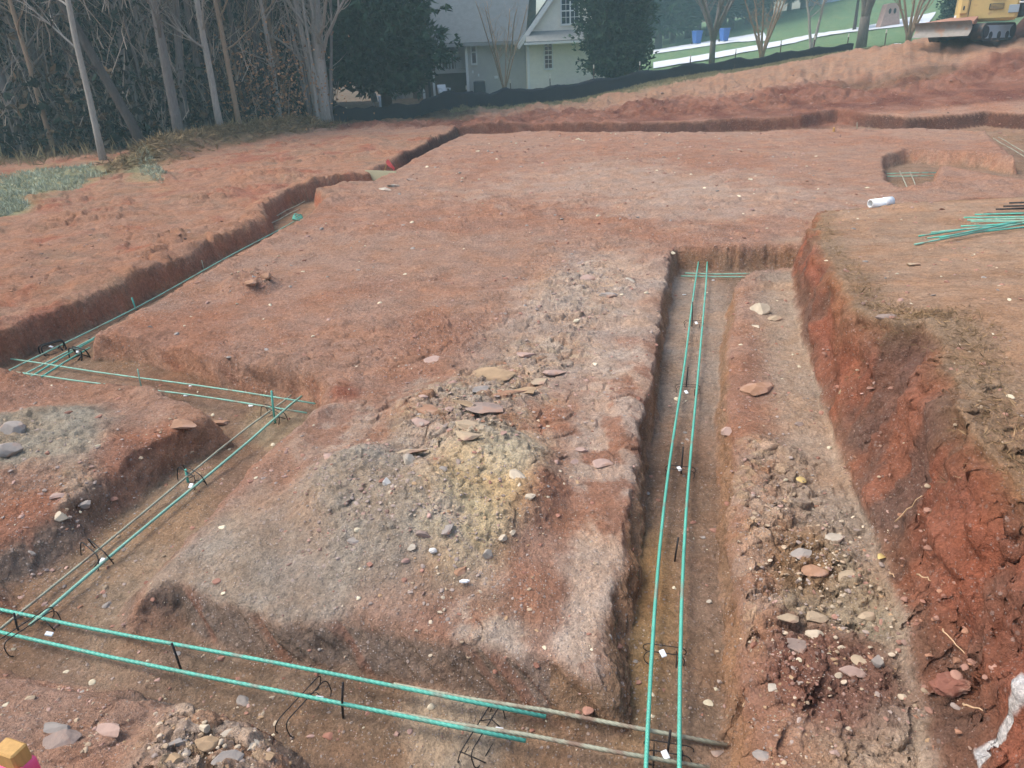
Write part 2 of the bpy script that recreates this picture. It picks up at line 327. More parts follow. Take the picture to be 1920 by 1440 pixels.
# ------------------------------------------------------------------ mesh helpers
def mesh_np(name, V, Fq, m=None, smooth=False, cols=None, parent=None):
    """V (n,3); Fq (k,3) or (k,4) array, or list of such arrays"""
    me = bpy.data.meshes.new(name)
    Fs = Fq if isinstance(Fq, list) else [Fq]
    Fs = [np.asarray(f, np.int32) for f in Fs if len(f)]
    V = np.asarray(V, np.float32)
    nl = sum(f.size for f in Fs); nf = sum(len(f) for f in Fs)
    me.vertices.add(len(V)); me.vertices.foreach_set("co", V.ravel())
    me.loops.add(nl); me.loops.foreach_set("vertex_index", np.concatenate([f.ravel() for f in Fs]))
    me.polygons.add(nf)
    st = []; o = 0
    for f in Fs:
        st.append(np.arange(len(f), dtype=np.int32) * f.shape[1] + o); o += f.size
    me.polygons.foreach_set("loop_start", np.concatenate(st))
    if cols:
        for k, c in cols.items():
            a = me.color_attributes.new(k, 'FLOAT_COLOR', 'POINT'); cc = np.ones((len(V), 4), np.float32); cc[:, :c.shape[1]] = c; a.data.foreach_set("color", cc.ravel())
    me.update(calc_edges=True)
    me.polygons.foreach_set("use_smooth", np.full(nf, bool(smooth)))
    if m: me.materials.append(m)
    o = bpy.data.objects.new(name, me); COL.objects.link(o)
    if parent: o.parent = parent
    return o

def tag(o, label=None, cat=None, group=None, kind=None):
    if label: o["label"] = label
    if cat: o["category"] = cat
    if group: o["group"] = group
    if kind: o["kind"] = kind
    return o
def empty(name, loc, label, cat, group=None, rz=0.0):
    o = bpy.data.objects.new(name, None); COL.objects.link(o); o.location = loc; o.rotation_euler = (0, 0, rz); o.empty_display_size = .2
    return tag(o, label, cat, group)

class MB:
    """collects shapes into one mesh"""
    def __init__(s): s.v = []; s.q = []; s.t = []; s.n = 0; s.c = []
    def add(s, V, q=None, t=None, col=None):
        V = np.asarray(V, float).reshape(-1, 3); s.v.append(V)
        if q is not None and len(q): s.q.append(np.asarray(q) + s.n)
        if t is not None and len(t): s.t.append(np.asarray(t) + s.n)
        s.c.append(np.tile(np.asarray(col if col is not None else (1, 1, 1), float), (len(V), 1)) if col is None or np.ndim(col) == 1 else col)
        s.n += len(V)
    def box(s, lo, hi, M=None, bev=0.0, col=None):
        lo = np.asarray(lo, float); hi = np.asarray(hi, float); c = (lo + hi) / 2; h = (hi - lo) / 2
        if bev <= 0:
            V = np.array([[x, y, z] for x in (-1, 1) for y in (-1, 1) for z in (-1, 1)]) * h
            q = [[0, 1, 3, 2], [4, 6, 7, 5], [0, 4, 5, 1], [2, 3, 7, 6], [0, 2, 6, 4], [1, 5, 7, 3]]; t = None
        else:
            b = min(bev, h.min() * .98); V = []; q = []; t = []
            idx = {}
            for sx in (-1, 1):
                for sy in (-1, 1):
                    for sz in (-1, 1):
                        S = np.array([sx, sy, sz])
                        for a in range(3):
                            p = S * (h - b); p[a] = S[a] * h[a]; idx[(sx, sy, sz, a)] = len(V); V.append(p)
                        t.append([idx[(sx, sy, sz, k)] for k in ((0, 1, 2) if sx * sy * sz > 0 else (0, 2, 1))])
            for a in range(3):
                u, w = [(1, 2), (2, 0), (0, 1)][a]
                for sg in (-1, 1):
                    r = []
                    for su, sw in ((-1, -1), (1, -1), (1, 1), (-1, 1)):
                        S = [0, 0, 0]; S[a] = sg; S[u] = su; S[w] = sw; r.append(idx[(*S, a)])
                    q.append(r if sg > 0 else r[::-1])
                for su in (-1, 1):
                    for sw in (-1, 1):
                        S0 = [0, 0, 0]; S0[a] = -1; S0[u] = su; S0[w] = sw; S1 = list(S0); S1[a] = 1
                        r = [idx[(*S0, u)], idx[(*S1, u)], idx[(*S1, w)], idx[(*S0, w)]]
                        q.append(r if su * sw < 0 else r[::-1])
            V = np.array(V)
        V = V + c
        if M is not None: V = V @ np.asarray(M.to_3x3()).T + np.asarray(M.translation)
        s.add(V, q, t, col); return s
    def tube(s, pts, r, n=8, col=None, cap=True, twist=0):
        pts = np.asarray(pts, float); k = len(pts); r = np.broadcast_to(np.asarray(r, float), (k,))
        tg = np.gradient(pts, axis=0); tg /= np.linalg.norm(tg, axis=1)[:, None] + 1e-12
        ref = np.array([0, 0, 1.0]) if abs(tg[0][2]) < .9 else np.array([1.0, 0, 0])
        u = np.cross(tg[0], ref); u /= np.linalg.norm(u); V = []
        a = np.arange(n) * 2 * math.pi / n
        for i in range(k):
            u = u - tg[i] * (u @ tg[i]); u /= np.linalg.norm(u) + 1e-12; w = np.cross(tg[i], u)
            V.append(pts[i] + r[i] * (np.cos(a)[:, None] * u + np.sin(a)[:, None] * w))
        V = np.concatenate(V); q = []
        for i in range(k - 1):
            for j in range(n): q.append([i * n + j, i * n + (j + 1) % n, (i + 1) * n + (j + 1) % n, (i + 1) * n + j])
        t = []
        if cap:
            V = np.r_[V, pts[:1], pts[-1:]]; c0, c1 = k * n, k * n + 1
            for j in range(n): t.append([c0, (j + 1) % n, j]); t.append([c1, (k - 1) * n + j, (k - 1) * n + (j + 1) % n])
        s.add(V, q, t, col); return s
    def prism(s, poly, z0, z1, M=None, col=None):
        """vertical extrusion of a 2-d outline (ccw)"""
        n = len(poly); V = [[x, y, z0] for x, y in poly] + [[x, y, z1] for x, y in poly]
        q = [[i, (i + 1) % n, n + (i + 1) % n, n + i] for i in range(n)]
        V = np.array(V, float); c = V[:n].mean(0); V = np.r_[V, [[c[0], c[1], z0]], [[c[0], c[1], z1]]]
        t = [[2 * n, (i + 1) % n, i] for i in range(n)] + [[2 * n + 1, n + i, n + (i + 1) % n] for i in range(n)]
        if M is not None: V = V @ np.asarray(M.to_3x3()).T + np.asarray(M.translation)
        s.add(V, q, t, col); return s
    def build(s, name, m=None, parent=None, smooth=False, col=False):
        V = np.concatenate(s.v); Fs = []
        if s.q: Fs.append(np.concatenate(s.q))
        if s.t: Fs.append(np.concatenate(s.t))
        return mesh_np(name, V, Fs, m, smooth, {"Col": np.concatenate(s.c)} if col else None, parent)

# ------------------------------------------------------------------ ground sheet
def build_ground():
    rs = [0.35]
    while rs[-1] < 30: rs.append(rs[-1] + min(max(rs[-1] ** 2 / 1750, .008), .0035 * rs[-1] + .012 if not 18.5 < rs[-1] < 27 else .042))
    while rs[-1] < 260: rs.append(rs[-1] * 1.022)
    rs = np.array(rs)
    an = np.concatenate([np.linspace(-180, -62, 60)[:-1], np.linspace(-62, -52, 40)[:-1], np.linspace(-52, 52, 1050)[:-1], np.linspace(52, 62, 40)[:-1], np.linspace(62, 180, 60)[:-1]])
    a = np.radians(an); nr, na = len(rs), len(a)
    X = (rs[:, None] * np.sin(a)[None]).ravel(); Y = (rs[:, None] * np.cos(a)[None]).ravel()
    Z = np.empty_like(X); M = {}
    CH = 150000
    for i in range(0, len(X), CH):
        z, m = terrain(X[i:i + CH], Y[i:i + CH]); Z[i:i + CH] = z
        for k, v in m.items(): M.setdefault(k, []).append(v)
    M = {k: np.concatenate(v) for k, v in M.items()}
    V = np.c_[X, Y, Z]
    idx = np.arange(nr * na).reshape(nr, na); nx = np.roll(idx, -1, axis=1)
    q = np.stack([idx[:-1], nx[:-1], nx[1:], idx[1:]], -1).reshape(-1, 4)[:, ::-1]
    # steep faces: shove soil in and out along the slope normal so the cuts are rough in 3-D
    G3 = V.reshape(nr, na, 3)
    d1 = np.gradient(G3, axis=0); d2 = (np.roll(G3, -1, 1) - np.roll(G3, 1, 1)) / 2
    nrm = np.cross(d2, d1).reshape(-1, 3); nrm /= np.linalg.norm(nrm, axis=1)[:, None] + 1e-12
    nrm *= np.where(nrm[:, 2] < 0, -1, 1)[:, None]
    steep = sstep(.9, .55, nrm[:, 2]) * (np.hypot(X, Y) < 30)
    hz = Z * 1.3
    m_top = sstep(.5, .85, M['t']) * sstep(1.05, .95, M['t'])
    amp = .03 * m_top + .08 * fbm(X * 2.2 + hz * 2, Y * 2.2 - hz * 1.3, 71, 4, .55) * M['wall'] + (.03 + .02 * M['twall'] * sstep(6, 3, np.hypot(X, Y))) * fbm(X * 8 + hz * 9, Y * 8 - hz * 8, 72, 4, .6)
    wk = M['wall'] > .02; q1, q2, q3 = worley(X[wk] * 5 + hz[wk] * 4.2, Y[wk] * 5 - hz[wk] * 4, 73); amp[wk] += (.038 * (q3 - .45) * sstep(.02, .3, q2 - q1)) * M['wall'][wk]
    V = V + nrm * (amp * steep)[:, None]
    V = np.r_[V, [[0, 0, float(Z[:na].mean())]]]
    t = np.stack([np.full(na, nr * na), np.arange(na), np.roll(np.arange(na), -1)], -1)[:, ::-1]
    # ---- soil colours (albedo, plus shade painted on the pad's front wall)
    n1, n2, n3 = M['n1'], M['n2'], M['n3']
    C = np.empty((len(X), 3)); C[:] = lin((162, 118, 100))
    def mixc(rgb, k): 
        k = np.clip(k, 0, 1)[:, None]; C[:] = C * (1 - k) + lin(rgb) * k
    big = fbm(X * .45, Y * .45, 81, 5, .6); med = fbm((X + 1.1 * Z) * 1.4, (Y - .9 * Z) * 1.4, 82, 5, .6); fine = fbm((X + 1.2 * Z) * 6, (Y - 1.1 * Z) * 6, 83, 4, .6)
    mixc((160, 122, 106), sstep(-.15, .35, big + .4 * med) * .8)
    mixc((156, 102, 78), sstep(.05, .4, -big + .5 * med) * .6)
    B = lambda *a, **k: blob(X, Y, *a, **k)
    mixc((178, 160, 154), B(1130, 560, .75, 1.8, rot=12, nz=.7) * .75)
    mixc((162, 140, 132), B(1020, 660, .7, .6, rot=12, nz=.7, s=5) * .7)
    mixc((176, 156, 148), B(1400, 380, 2.2, 1.6, rot=12, nz=.8, s=6) * .42)
    mixc((178, 158, 150), B(1150, 340, 2.6, 2.5, rot=12, nz=.8, s=7) * .38)
    mixc((150, 84, 64), B(650, 745, .26, .16, rot=60, nz=.6, s=8) * .95)
    mixc((156, 98, 70), B(330, 640, .9, .5, rot=60, nz=.6, s=9) * .6)
    mixc((168, 152, 140), B(900, 800, .75, .8, rot=15, nz=.7, s=10) * sstep(-.2, .5, fine + med) * .8)
    mixc((152, 146, 140), B(700, 950, .72, .42, rot=60, nz=.35, s=3) * .92)
    mixc((156, 146, 138), B(520, 1060, .75, .4, rot=60, nz=.6, s=4) * .8)
    mixc((154, 142, 134), B(400, 1110, .5, .3, rot=60, nz=.6, s=5) * .75)
    mixc((196, 178, 134), B(900, 960, .26, .55, rot=0, nz=.45, s=5) * .85)
    mixc((188, 178, 154), B(900, 870, .42, .3, rot=0, nz=.5, s=6) * .75)
    mixc((150, 140, 132), B(860, 1060, .4, .12, rot=60, nz=.8, s=7) * .38)
    mixc((200, 184, 176), B(1125, 1080, .16, 1.0, rot=5, nz=.9, s=8) * .65 * sstep(-.35, .25, fine))
    mixc((194, 178, 170), B(920, 1175, .9, .16, rot=72, nz=.8, s=9) * .75 * sstep(-.35, .3, fine)); mixc((186, 168, 158), B(640, 800, .35, .5, rot=30, nz=.8, s=31) * .6 * sstep(-.3, .3, fine)); mixc((190, 172, 164), B(1190, 760, .35, 1.5, rot=12, nz=.9, s=32) * .6 * sstep(-.3, .3, fine))
    mixc((150, 146, 136), B(50, 830, .62, .5, rot=50, nz=.5, s=11) * .9)
    mixc((158, 92, 62), B(320, 880, .6, .4, rot=50, nz=.6, s=12) * .7)
    mixc((150, 88, 62), B(80, 1000, .6, .3, rot=50, nz=.6, s=13) * .7)
    shk = M['sh']
    for lo_, hi_, rgb in [(0, .22, (166, 156, 148)), (.22, .4, (176, 148, 130)), (.4, .55, (192, 174, 146)), (.55, .7, (178, 162, 152)), (.7, .82, (172, 132, 100)), (.82, 1.01, (198, 180, 166))]:
        mixc(rgb, shk * .62 * ((M['ac'] >= lo_) & (M['ac'] < hi_)))
    # left bank of red subsoil, greyer wood edge
    left = sstep(-1.0, .2, -(X - (-4.3 + .155 * (Y - 7))) ) * sstep(25.5, 24, Y)
    mixc((156, 112, 90), left * .75)
    mixc((150, 72, 48), left * sstep(.1, .5, med + .5 * big) * .6)
    mixc((136, 112, 96), left * sstep(.1, .5, -med + .4 * fine) * .5)
    # trench floors and walls
    flo = M['floor']; ff = flo * sstep(-.5, .5, med)
    mixc((142, 112, 94), flo * .85); mixc((134, 108, 82), ff * .55)
    mixc((160, 134, 110), flo * B(300, 960, .3, 1.3, rot=-14, z=-.25, nz=.4, s=22) * .8)
    rt = flo * B(1280, 620, .5, 2.2, rot=12, z=-.3, nz=.4); mixc((160, 142, 134), rt * .85)
    mixc((160, 124, 72), flo * B(1195, 1180, .22, .8, rot=12, z=-.3, nz=.4, s=4) * .9)
    mixc((124, 84, 58), flo * B(350, 720, .9, .4, rot=75, z=-.3, nz=.4, s=5) * .6)
    mixc((158, 140, 112), flo * B(520, 810, .2, .6, rot=-32, z=-.3, nz=.5, s=6) * .75)
    mixc((170, 160, 150), flo * B(850, 1370, .36, .22, rot=75, z=-.3, nz=.7, s=7) * .8)
    mixc((116, 92, 78), flo * B(1280, 930, .34, .4, rot=12, z=-.3, nz=.6, s=8) * .6)
    tw = M['twall']; mixc((182, 128, 100), tw * .75); mixc((164, 92, 66), tw * left * .8); mixc((122, 106, 100), tw * M['front'] * sstep(-.6, .2, med) * .9)  # last mix: grey soil on the front wall, darkened to carry its shade
    mixc((156, 92, 68), tw * sstep(.1, .4, fine) * .5)
    mixc((150, 114, 80), tw * (X > .1) * (Y < 9) * .7)
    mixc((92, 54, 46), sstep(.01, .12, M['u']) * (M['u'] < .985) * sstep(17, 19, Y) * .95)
    # ledge beside the right trench
    led = sstep(.02, .2, M['sd'] * -1) * (M['st'] < 0) * sstep(.0, .3, sdf(BBOT, X, Y) + .45) * (X > .6) * sstep(9, 8, Y)
    mixc((168, 148, 134), led * .85)
    mixc((160, 140, 128), led * sstep(0, .5, med + .4 * fine) * .7)
    mixc((158, 142, 118), B(1560, 1170, .18, .5, rot=14, z=-.03, nz=.6, s=14) * .8)
    mixc((134, 78, 66), B(1560, 1330, .26, .3, rot=14, z=-.05, nz=.5, s=15) * .85)
    mixc((150, 110, 66), B(1500, 1070, .14, .22, rot=14, z=-.03, nz=.5, s=16) * .7)
    # bank on the right
    mixc((172, 136, 110), M['bank'] * .92); mixc((154, 116, 88), M['bank'] * sstep(.0, .5, med) * .6); mixc((160, 134, 116), M['bank'] * sstep(.0, .5, big) * .5)
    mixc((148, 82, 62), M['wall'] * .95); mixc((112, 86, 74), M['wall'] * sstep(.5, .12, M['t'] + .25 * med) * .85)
    mixc((112, 86, 80), M['wall'] * sstep(.0, .25, fbm(X * 2.3, Y * 2.3, 91, 4)) * .8)
    mixc((158, 94, 70), M['wall'] * sstep(.1, .4, fbm(X * 3.1, Y * 3.1, 92, 4)) * .7)
    rim = sstep(-.12, .0, M['st']) * sstep(.30, .05, M['st'] + .08 * med) * (X > 1); mixc((134, 108, 80), rim * .6)
    # back slope and plateau
    bk = sstep(24.6, 25.4, Y + .28 * (X - 1)) * sstep(29.5, 27.8, Y + .10 * X - .5 * med)
    mixc((124, 76, 62), bk * .9); mixc((104, 58, 48), bk * sstep(.0, .4, med) * .8); mixc((146, 104, 92), bk * sstep(.1, .5, -med + .5 * fine) * .6)
    mixc((112, 92, 74), blob(X, Y, 1680, 165, 2.2, 1.5, 0, .6, .5, 17) * .6)
    pl = sstep(28.6, 30, Y + .10 * X - .5 * med) * sstep(-8, 2, X)
    mixc((156, 116, 92), pl * .95); mixc((142, 96, 74), pl * sstep(0, .4, med) * .6)
    # brown grass strip by the fence, lawns beyond
    fx = np.interp(X, FENCE[:, 0], FENCE[:, 1])
    gs = sstep(3.6, 1.6, fx - Y + 1.2 * med) * sstep(-1, .5, X + 3) * sstep(24, 12, X); mixc((128, 116, 88), gs * .85); mixc((98, 112, 70), gs * sstep(.0, .4, fine + med) * .7)
    lawn = sstep(.3, 1.0, Y - fx) * sstep(-6, -2, X)
    mixc((88, 124, 92), lawn); mixc((108, 130, 98), lawn * sstep(-.1, .4, med) * .5)
    # wood floor, grass at the far left
    wd = sstep(-.6, .6, _wood(X, Y) + .8 * med) * (X < -1.0); mixc((104, 88, 68), wd * .95); mixc((84, 66, 50), wd * sstep(0, .4, fine) * .7)
    mixc((120, 102, 74), M['windrow'] * .85)
    g1 = np.maximum(blob(X, Y, 60, 352, 3.6, 1.3, 75, 0, .35, 18), blob(X, Y, 270, 326, 3.0, .35, 62, 0, .7, 19) * .6); g1 = np.maximum(g1, blob(X, Y, 5, 402, 1.1, .55, 70, 0, .3, 20))
    mixc((132, 144, 116), g1 * .85)
    M['grass'] = np.clip(g1 + lawn, 0, 1)
    # white marking paint sprayed over the bank edge
    for a_, b_, w_ in [((1930, 1285), (1850, 1380), .008), ((1850, 1380), (1815, 1460), .005)]:
        pa = G(*a_, .6)[:2]; pb = G(*b_, .5)[:2]
        d, s = polydist([tuple(pa), tuple(pb)], X, Y)
        mixc((200, 206, 224), sstep(w_ * 1.5, w_ * .4, d + .018 * n3 + .012 * n2) * .95)
    gritm = np.clip(.35 + .5 * sstep(-.3, .4, med + .5 * fine), 0, 1) * (1 - M['grass']) * (1 - .6 * M['bank']) * (1 - .5 * M['wall']) * (1 - .55 * left)
    gritm = gritm * sstep(40, 20, np.hypot(X, Y))
    lum = (C @ np.array([.3, .55, .15]))[:, None]; C = lum + (C - lum) * np.where(M['grass'] > .3, .85, np.clip(.64 + .12 * (M['wall'] > .3) + .06 * np.clip(left, 0, 1) + .12 * bk, 0, .82))[:, None]; C = C * np.where(M['grass'] > .3, 1.0, 1.0)[:, None] * np.array([1.02, .965, .82])
    Cc = np.r_[C, C[:1]]; Mk = np.r_[np.c_[gritm, M['grass'], 0 * gritm], [[0, 0, 0]]]
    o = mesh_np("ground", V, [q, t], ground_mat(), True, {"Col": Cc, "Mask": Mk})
    tag(o, "excavated red clay ground cut by foundation trenches", kind="structure")
    return o
FENCE_PX = [(625, 232, 30), (740, 226, 31.5), (850, 208, 33), (985, 200, 35), (1100, 184, 36), (1230, 153, 37), (1400, 130, 38), (1500, 112, 38), (1600, 97, 38.5), (1690, 84, 39)]
FENCE = np.array([PD(*q)[:2] for q in FENCE_PX]); FENCE = np.r_[[[-60, 28]], FENCE, [[60, 42]]]
_wl = PL([(-900, 330), (0, 305), (200, 290), (400, 262), (600, 238)], .05)
_wl = np.r_[_wl, [[-3.5, 40]]]
def _wood(x, y): return y - np.interp(x, _wl[:5, 0], _wl[:5, 1])

ground = build_ground()
# ------------------------------------------------------------------ reinforcement
def rib_mat(name, rgb, dirt, thr, rough=.45):
    m = mat(name, rgb, rough, .12, 6, spec=.4, dirt=(dirt, 9, thr)); N = m.node_tree.nodes; L = m.node_tree.links
    w = N.new("ShaderNodeTexWave"); w.inputs["Scale"].default_value = 35; w.bands_direction = 'DIAGONAL'; tc = N.new("ShaderNodeTexCoord"); L.new(tc.outputs["Object"], w.inputs["Vector"])
    bp = N.new("ShaderNodeBump"); bp.inputs["Distance"].default_value = .0015; L.new(w.outputs["Fac"], bp.inputs["Height"]); L.new(bp.outputs[0], N["Principled BSDF"].inputs["Normal"]); return m
M_EPOXY = rib_mat("green_epoxy_coating", (88, 172, 152), (124, 140, 124), .53)
M_DUSTY = rib_mat("dusty_epoxy_coating", (150, 152, 132), (128, 108, 92), .5, .7)
M_PALE = rib_mat("pale_green_coating", (128, 178, 158), (140, 140, 120), .52, .6)
M_BLACK = rib_mat("bare_dark_steel", (40, 37, 37), (78, 56, 44), .62, .6)
M_WIRE = mat("black_wire", (34, 32, 32), .5, .2, 30)
M_WHITE = mat("white_plastic", (225, 228, 228), .45, .05, 20, dirt=((180, 160, 145), 14, .66))
ZB = -0.165
BAR = 0.0085
def bar(px, label, m=M_EPOXY, group="green coated reinforcing bars", z=ZB, r=BAR, sag=.006, name="reinforcing_bar"):
    pts = np.array([P(a, b, z) for a, b in px]); seg = []
    for a, b in zip(pts[:-1], pts[1:]):
        n = max(2, int(np.linalg.norm(b - a) / .35)); seg.append(a + (b - a) * np.linspace(0, 1, n, endpoint=False)[:, None])
    pts = np.concatenate(seg + [pts[-1:]])
    k = len(pts)
    if k > 6:   # relax corners so the steel bends gently
        for _ in range(4): pts[1:-1] = .5 * pts[1:-1] + .25 * (pts[:-2] + pts[2:])
    L = np.linspace(0, 1, k); s0 = px[0][0]
    pts[:, 2] += sag * np.sin(L * 9 + s0); pts[:, 0] += .004 * np.sin(L * 13 + s0)
    c = pts.mean(0); b = MB(); b.tube(pts - c, r, 8); o = b.build(name, m, None, True); o.location = c
    return tag(o, label, "rebar", group)
bar([(-80, 1128), (500, 1241), (1022, 1342)], "bright green bar on the pad side of the front trench, lapped by a dusty bar")
bar([(738, 1284), (1020, 1333), (1364, 1396)], "dusty tan bar continuing the far line of the front trench under the long bars", M_DUSTY, z=ZB - .002)
bar([(-80, 1169), (360, 1263), (728, 1341), (984, 1387)], "bright green bar nearest the camera along the front trench")
bar([(726, 1334), (984, 1379), (1332, 1440)], "dusty bar lapped onto the nearest green bar of the front trench", M_DUSTY, z=ZB - .002)
bar([(1309, 492), (1289, 640), (1254, 880), (1224, 1140), (1208, 1440), (1204, 1560)], "left one of the two long green bars running up the right trench", z=ZB + .03)
bar([(1326, 489), (1316, 640), (1289, 890), (1277, 1140), (1274, 1440), (1273, 1560)], "right one of the two long green bars running up the right trench", z=ZB + .03)
bar([(56, 1172), (84, 1150), (310, 956), (540, 764), (566, 744)], "thicker green bar in the diagonal trench beside the grey heap's mound", M_PALE)
bar([(-4, 1184), (41, 1147), (260, 965), (528, 753), (545, 740)], "thin pale bar in the diagonal trench beside the red block of earth", M_DUSTY, r=.007)
bar([(20, 674), (300, 713), (590, 756)], "pale bar along the back of the cross trench below the earth wall", M_PALE, r=.007)
bar([(8, 696), (290, 731), (574, 773)], "pale bar along the front of the cross trench, behind the red block of earth", M_PALE, r=.007)
bar([(-10, 708), (254, 578), (556, 412)], "pale bar against the red bank in the long left trench", M_PALE, r=.008)
bar([(16, 717), (258, 590), (562, 417)], "green bar beside the pad edge in the long left trench", M_PALE, r=.008)
bar([(48, 712), (176, 637)], "green bar crossing the trench corner at the left, ending at the pad corner", M_EPOXY, r=.008)
bar([(78, 707), (168, 651)], "short green bar closest to the pad corner in the left trench junction", M_EPOXY, r=.008)
bar([(500, 414), (572, 377)], "thin tan bar in the widened part of the left trench, nearer the bank", M_DUSTY, r=.008)
bar([(504, 421), (562, 391)], "thin tan bar in the widened part of the left trench, nearer the pad", M_DUSTY, r=.008)
bar([(1284, 513), (1470, 514)], "green cross bar at the closed end of the right trench, against its end wall", M_PALE)
bar([(1276, 518), (1462, 520)], "green cross bar at the closed end of the right trench, in front of the other", M_PALE)
bar([(1663, 325), (1756, 324)], "back cross bar in the square pit at the right", M_PALE, r=.009)
bar([(1664, 330), (1750, 330)], "front cross bar in the square pit at the right", M_PALE, r=.009)
bar([(1687, 321), (1701, 351)], "left of two short bars laid over the cross bars in the square pit", M_DUSTY, r=.009, z=ZB + .02)
bar([(1706, 322), (1718, 350)], "right of two short bars laid over the cross bars in the square pit", M_DUSTY, r=.009, z=ZB + .02)
bar([(1862, 259), (1932, 300)], "grey bar along the far right trench, next to the pad", M_DUSTY, r=.01)
bar([(1872, 257), (1940, 296)], "grey bar along the far right trench, next to the bank", M_DUSTY, r=.01)

def pin(top, bot, label, m=M_BLACK, r=.005, zf=FLOOR):
    b0 = P(*bot, zf); t0 = PD(*top, b0[1]); t0[1] -= .0; b = MB()
    d = t0 - b0; L = np.linalg.norm(d); b.tube([(0, 0, -.08), d * .5, d], r, 8)
    o = b.build("grade_pin", m, None, True); o.location = b0; return tag(o, label, "rebar pin", "upright steel pins in the trenches")
pin((26, 1150), (37, 1196), "short dark upright pin between the front bars at the far left")
pin((322, 1206), (343, 1264), "dark leaning pin under the far front bar, left of the pad's front face")
pin((643, 1280), (640, 1350), "black upright pin crossing the two front bars below the middle of the pad's face")
pin((1257, 1370), (1249, 1434), "black pin where the front bars meet the long bars of the right trench")
pin((1272, 1008), (1262, 1068), "dark leaning pin with a pale tip between the long bars, nearest of four")
pin((1281, 838), (1276, 902), "dark pin beside a white tag halfway up the right trench")
pin((1290, 688), (1285, 738), "rusty pin standing over a wire chair in the upper right trench")
pin((1299, 566), (1297, 622), "dark pin behind the left long bar near the end of the right trench")
pin((258, 692), (266, 733), "pale green pin standing in the cross trench near its left end", M_PALE)
pin((509, 733), (515, 794), "green pin where the cross trench meets the diagonal trench", M_EPOXY, .008)
pin((348, 880), (354, 914), "short green pin halfway along the diagonal trench", M_EPOXY, .008)
pin((247, 558), (258, 590), "blue green pin between the bars of the long left trench", M_EPOXY, .009)
pin((378, 488), (384, 512), "thin tan pin in the middle of the long left trench", M_DUSTY, .007)
pin((473, 442), (476, 460), "thin tan pin in the far part of the long left trench", M_DUSTY, .007)
pin((1607, 229), (1607, 247), "thin pale pin in the far back trench", M_DUSTY, .012)

def hoop(w, h, r=.03, n=5):
    pts = []
    for cx, cz, a0 in ((w / 2 - r, h - r, 0), (-w / 2 + r, h - r, 90), (-w / 2 + r, r, 180), (w / 2 - r, r, 270)):
        for k in range(n + 1):
            a = math.radians(a0 + 90 * k / n); pts.append((cx + r * math.cos(a), 0, cz + r * math.sin(a)))
    pts.append(pts[0]); return np.array(pts)
def chair(px, py, yaw, label, w=.22, h=.10, tagpx=None, m=M_WIRE, wr=.0032, tilt=0.0):
    p = P(px, py, FLOOR); p[2] = min(H(p[0], p[1]), FLOOR + .06) - .008
    e = empty("wire_bar_chair", p, label, "rebar chair", "wire chairs holding up the bars", math.radians(yaw))
    hp = hoop(w, h)
    for k, dy in enumerate((-.028, .03)):
        b = MB(); q = hp.copy(); q[:, 1] += dy + (q[:, 2] - h / 2) * (.25 - .5 * k) + tilt * q[:, 2]; q[:, 0] *= 1 + .08 * k; b.tube(q, wr, 6, cap=False); b.build("hoop", m, e, True)
    for fx in (-.32, .3):
        b = MB(); b.tube([(w * fx, -.055, .004), (w * fx, 0, h * .5 if fx > 0 else .006), (w * fx, .06, .005)], wr, 6); b.build("cross_wire", m, e, True)
    if tagpx is not None:
        t = P(*tagpx, FLOOR + .06); d = t - p; c, s = math.cos(-math.radians(yaw)), math.sin(-math.radians(yaw))
        b = MB(); M = Matrix.Translation((d[0] * c - d[1] * s, d[0] * s + d[1] * c, .06)) @ Matrix.Rotation(math.radians(35), 4, 'Z') @ Matrix.Rotation(math.radians(24), 4, 'X')
        b.box((-.012, -.016, -.004), (.012, .016, .004), M, .002); o = b.build("label_tag", M_WHITE, e)
    return e
chair(906, 1390, 62, "black wire chair with white tag under the front bars, nearest the right trench", tagpx=(937, 1368), w=.25, h=.085, wr=.0025)
chair(574, 1338, 62, "black wire chair with white tag under the front bars, beside the black pin", tagpx=(599, 1310), w=.25, h=.085, wr=.0025)
chair(66, 1208, 62, "black wire hoop chair with white tag under the front bars near the photo's left edge", tagpx=(97, 1200), w=.25, h=.085, wr=.0025)
chair(186, 1062, -40, "black wire hoop chair with white tag under the diagonal trench bars near the front", tagpx=(195, 1061), w=.22)
chair(362, 914, -40, "thin wire chair under the diagonal trench bars beside the short green pin", tagpx=(360, 918), w=.22)
chair(514, 786, -40, "thin wire chair below the green pin at the trench corner", tagpx=None, w=.24)
chair(1244, 1252, -14, "wire chair with white tag between the long bars, nearest in the right trench", tagpx=(1242, 1240), w=.17, h=.06, wr=.0022)
chair(1252, 1434, -14, "wire chair with white tag where the front and right trench bars cross", tagpx=(1247, 1426), w=.17, h=.06, wr=.0022)
chair(1274, 905, -14, "wire chair with white tag at the foot of the dark pin in the right trench", tagpx=(1273, 891), w=.17, h=.06, wr=.0022)
chair(1288, 748, -14, "wire chair with white tag at the foot of the rusty pin", tagpx=(1286, 747), w=.17, h=.06, wr=.0022)
chair(1300, 622, -14, "wire chair with white tag near the far end of the right trench", tagpx=(1305, 614), w=.17, h=.06, wr=.0022)
chair(152, 680, -30, "black wire chair against the pad corner in the left trench junction", tagpx=(148, 667), w=.2, wr=.007)
chair(104, 668, 50, "black wire chair under the left trench bars beside the red bank", tagpx=(98, 657), w=.2, wr=.007)
